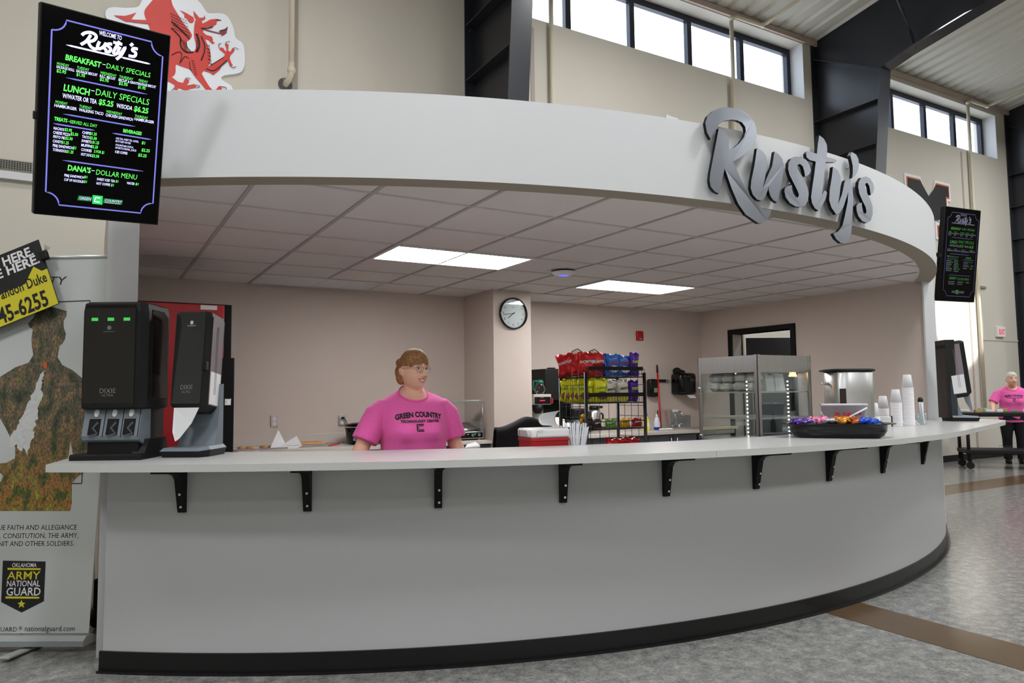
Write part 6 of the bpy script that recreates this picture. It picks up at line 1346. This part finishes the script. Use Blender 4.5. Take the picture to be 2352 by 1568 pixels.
for a, b in (((120,694),(207,690)), ((207,690),(205,760)), ((193,1000),(188,1110)), ((188,1110),(165,1110))): ribbon(ln, [(bl_(*a).x, bl_(*a).z), (bl_(*b).x, bl_(*b).z)], .006, lambda p, o: (p[0], -.0012, p[1]))
def btxt(mb, txt, a, b, cap, shear=0, bold=0.0, y=-.0014):
    A, B = bl_(*a), bl_(*b); fit(mb, txt, A.x, A.z, B.x, cap*(A-bl_(a[0], a[1]-1)).length, shear, bold, y)
tx = MB()
btxt(tx, 'LOYALTY', (10, 656), (146, 656), 20, .18); btxt(tx, 'TRUE FAITH AND ALLEGIANCE', (-22, 1217), (176, 1216), 12); btxt(tx, 'U.S. CONSITUTION, THE ARMY,', (-20, 1236), (179, 1235), 12); btxt(tx, 'UNIT AND OTHER SOLDIERS.', (-14, 1254), (169, 1253), 12)
btxt(tx, 'GUARD', (-10, 1450), (38, 1450), 11); btxt(tx, '*', (42, 1453), (50, 1453), 16); btxt(tx, 'nationalguard.com', (56, 1449), (171, 1448), 13)
tx.out('black_lettering', mat('banner_ink', (40, 40, 42), .6), bn, norm=False); ln.out('thin_border', mat('banner_ink', (40, 40, 42), .6), bn, norm=False)
flat(MB(), [(7,1287),(105,1289),(101,1380),(50,1406),(3,1382)], -.0016).out('badge', M_INK, bn)
yl, wt = MB(), MB(); M_YEL = mat('sign_yellow', (206, 196, 40), .5, var=.04)
for q in ([(18,1303.5),(94,1304.5),(94,1308.5),(18,1308)], [(14,1369),(91,1370),(91,1374),(13,1374)], [(50,1377),(52.5,1383),(59,1384),(54,1388),(56,1395),(50,1391),(44,1395),(46,1388),(41,1384),(47.5,1383)]): flat(yl, q, -.0026)
btxt(yl, 'ARMY', (17, 1330), (92, 1330), 19, 0, .008, -.003); btxt(wt, 'OKLAHOMA', (28, 1302), (84, 1302), 10, 0, .01, -.003); btxt(wt, 'NATIONAL', (15, 1346), (91, 1346), 14, 0, .01, -.003); btxt(wt, 'GUARD', (14, 1367), (92, 1367), 19, 0, .01, -.003)
yl.out('badge_gold', M_YEL, bn, norm=False); wt.out('badge_white', M_PLWHITE, bn, norm=False)
# ---- yard sign clipped in front of the banner
YO = MBN @ Vector((xr-.42, -.06, bl_(60, 640).z))
ang = radians(22)
rS = (rB*cos(ang)+uB*sin(ang)); uS = (-rB*sin(ang)+uB*cos(ang)); MYS = basis(YO, rS, uS); MYi = MYS.inverted(); ny = MYS.to_3x3() @ Vector((0, 1, 0))
def yl_(px, py): q = MYi @ atpl(px, py, YO, ny); return Vector((q.x, 0, q.z))
ys_ = thing('yard_sign', 'tilted black and yellow sign clipped to the banner top', 'sign', mw=MYS)
TR, BR = yl_(95, 547), yl_(128, 700); x1 = (TR.x+BR.x)/2; z1, z0 = TR.z, BR.z; x0 = x1-.60
MB().bb((x0, 0, z0), (x1, .005, z1), .0).out('panel', mat('sign_black', (16, 17, 19), .5), ys_)
pts = [yl_(*p) for p in ((110,616),(96,622),(77,612),(58,652),(0,668))]; zy = pts[0].z
yp = [(x1-.002, zy), (pts[1].x, pts[1].z), (pts[2].x, pts[2].z), (pts[3].x, pts[3].z), (x0, pts[3].z), (x0, z0+.002), (x1-.002, z0+.002)]
MB().prism([(x, -.001, z) for x, z in yp], [(x, -.0003, z) for x, z in yp]).out('yellow_field', M_YEL, ys_)
w1, k1_ = MB(), MB()
def yt(mb, txt, a, b, cap, bold): A, B = yl_(*a), yl_(*b); fit(mb, txt, A.x, (A.z+B.z)/2, B.x, cap, .0, bold, -.002)
hh_ = z1-zy
yt(w1, 'LIVE HERE.', (-52, 632), (77, 589), hh_*.30, .03); yt(w1, 'SERVE HERE.', (-72, 664), (92, 607), hh_*.30, .03)
yt(k1_, 'Brandon Duke', (-16, 696), (108, 646), hh_*.34, .015); yt(k1_, '345-6255', (-14, 752), (111, 699), hh_*.52, .025)
w1.out('white_lettering', M_PLWHITE, ys_, norm=False); k1_.out('black_lettering', M_INK, ys_, norm=False)
q = yl_(104, 588); cp = MB().box((q.x, -.01, q.z), (.045, .03, .055), .006)
for i in range(5): cp.tube([(q.x+.01, -.01, q.z+.02), (q.x+.03+.006*i, -.02, q.z+.06-.008*i)], .001, 5)
cp.out('binder_clip', M_BLACKM, ys_)
# ---- folded hand truck between the banner and the counter
q = atz(224, 1478, 0)
ht = thing('hand_truck', 'black folded hand truck squeezed between the banner and the counter wall', 'hand truck', (q.x*1.06, q.y*1.06, 0), radians(-29))
MB().tube([(-.018, .03, .06), (-.018, .08, .62), (-.008, .085, .72)], .012, 8).tube([(.01, .03, .06), (.01, .08, .60)], .012, 8).bb((-.03, -.01, .06), (.02, .04, .30), .005).out('frame', M_BLACKM, ht)
MB().cyl((-.035, .04, .075), (.005, .04, .075), .075, n=24).out('wheel', M_BLACKM, ht)
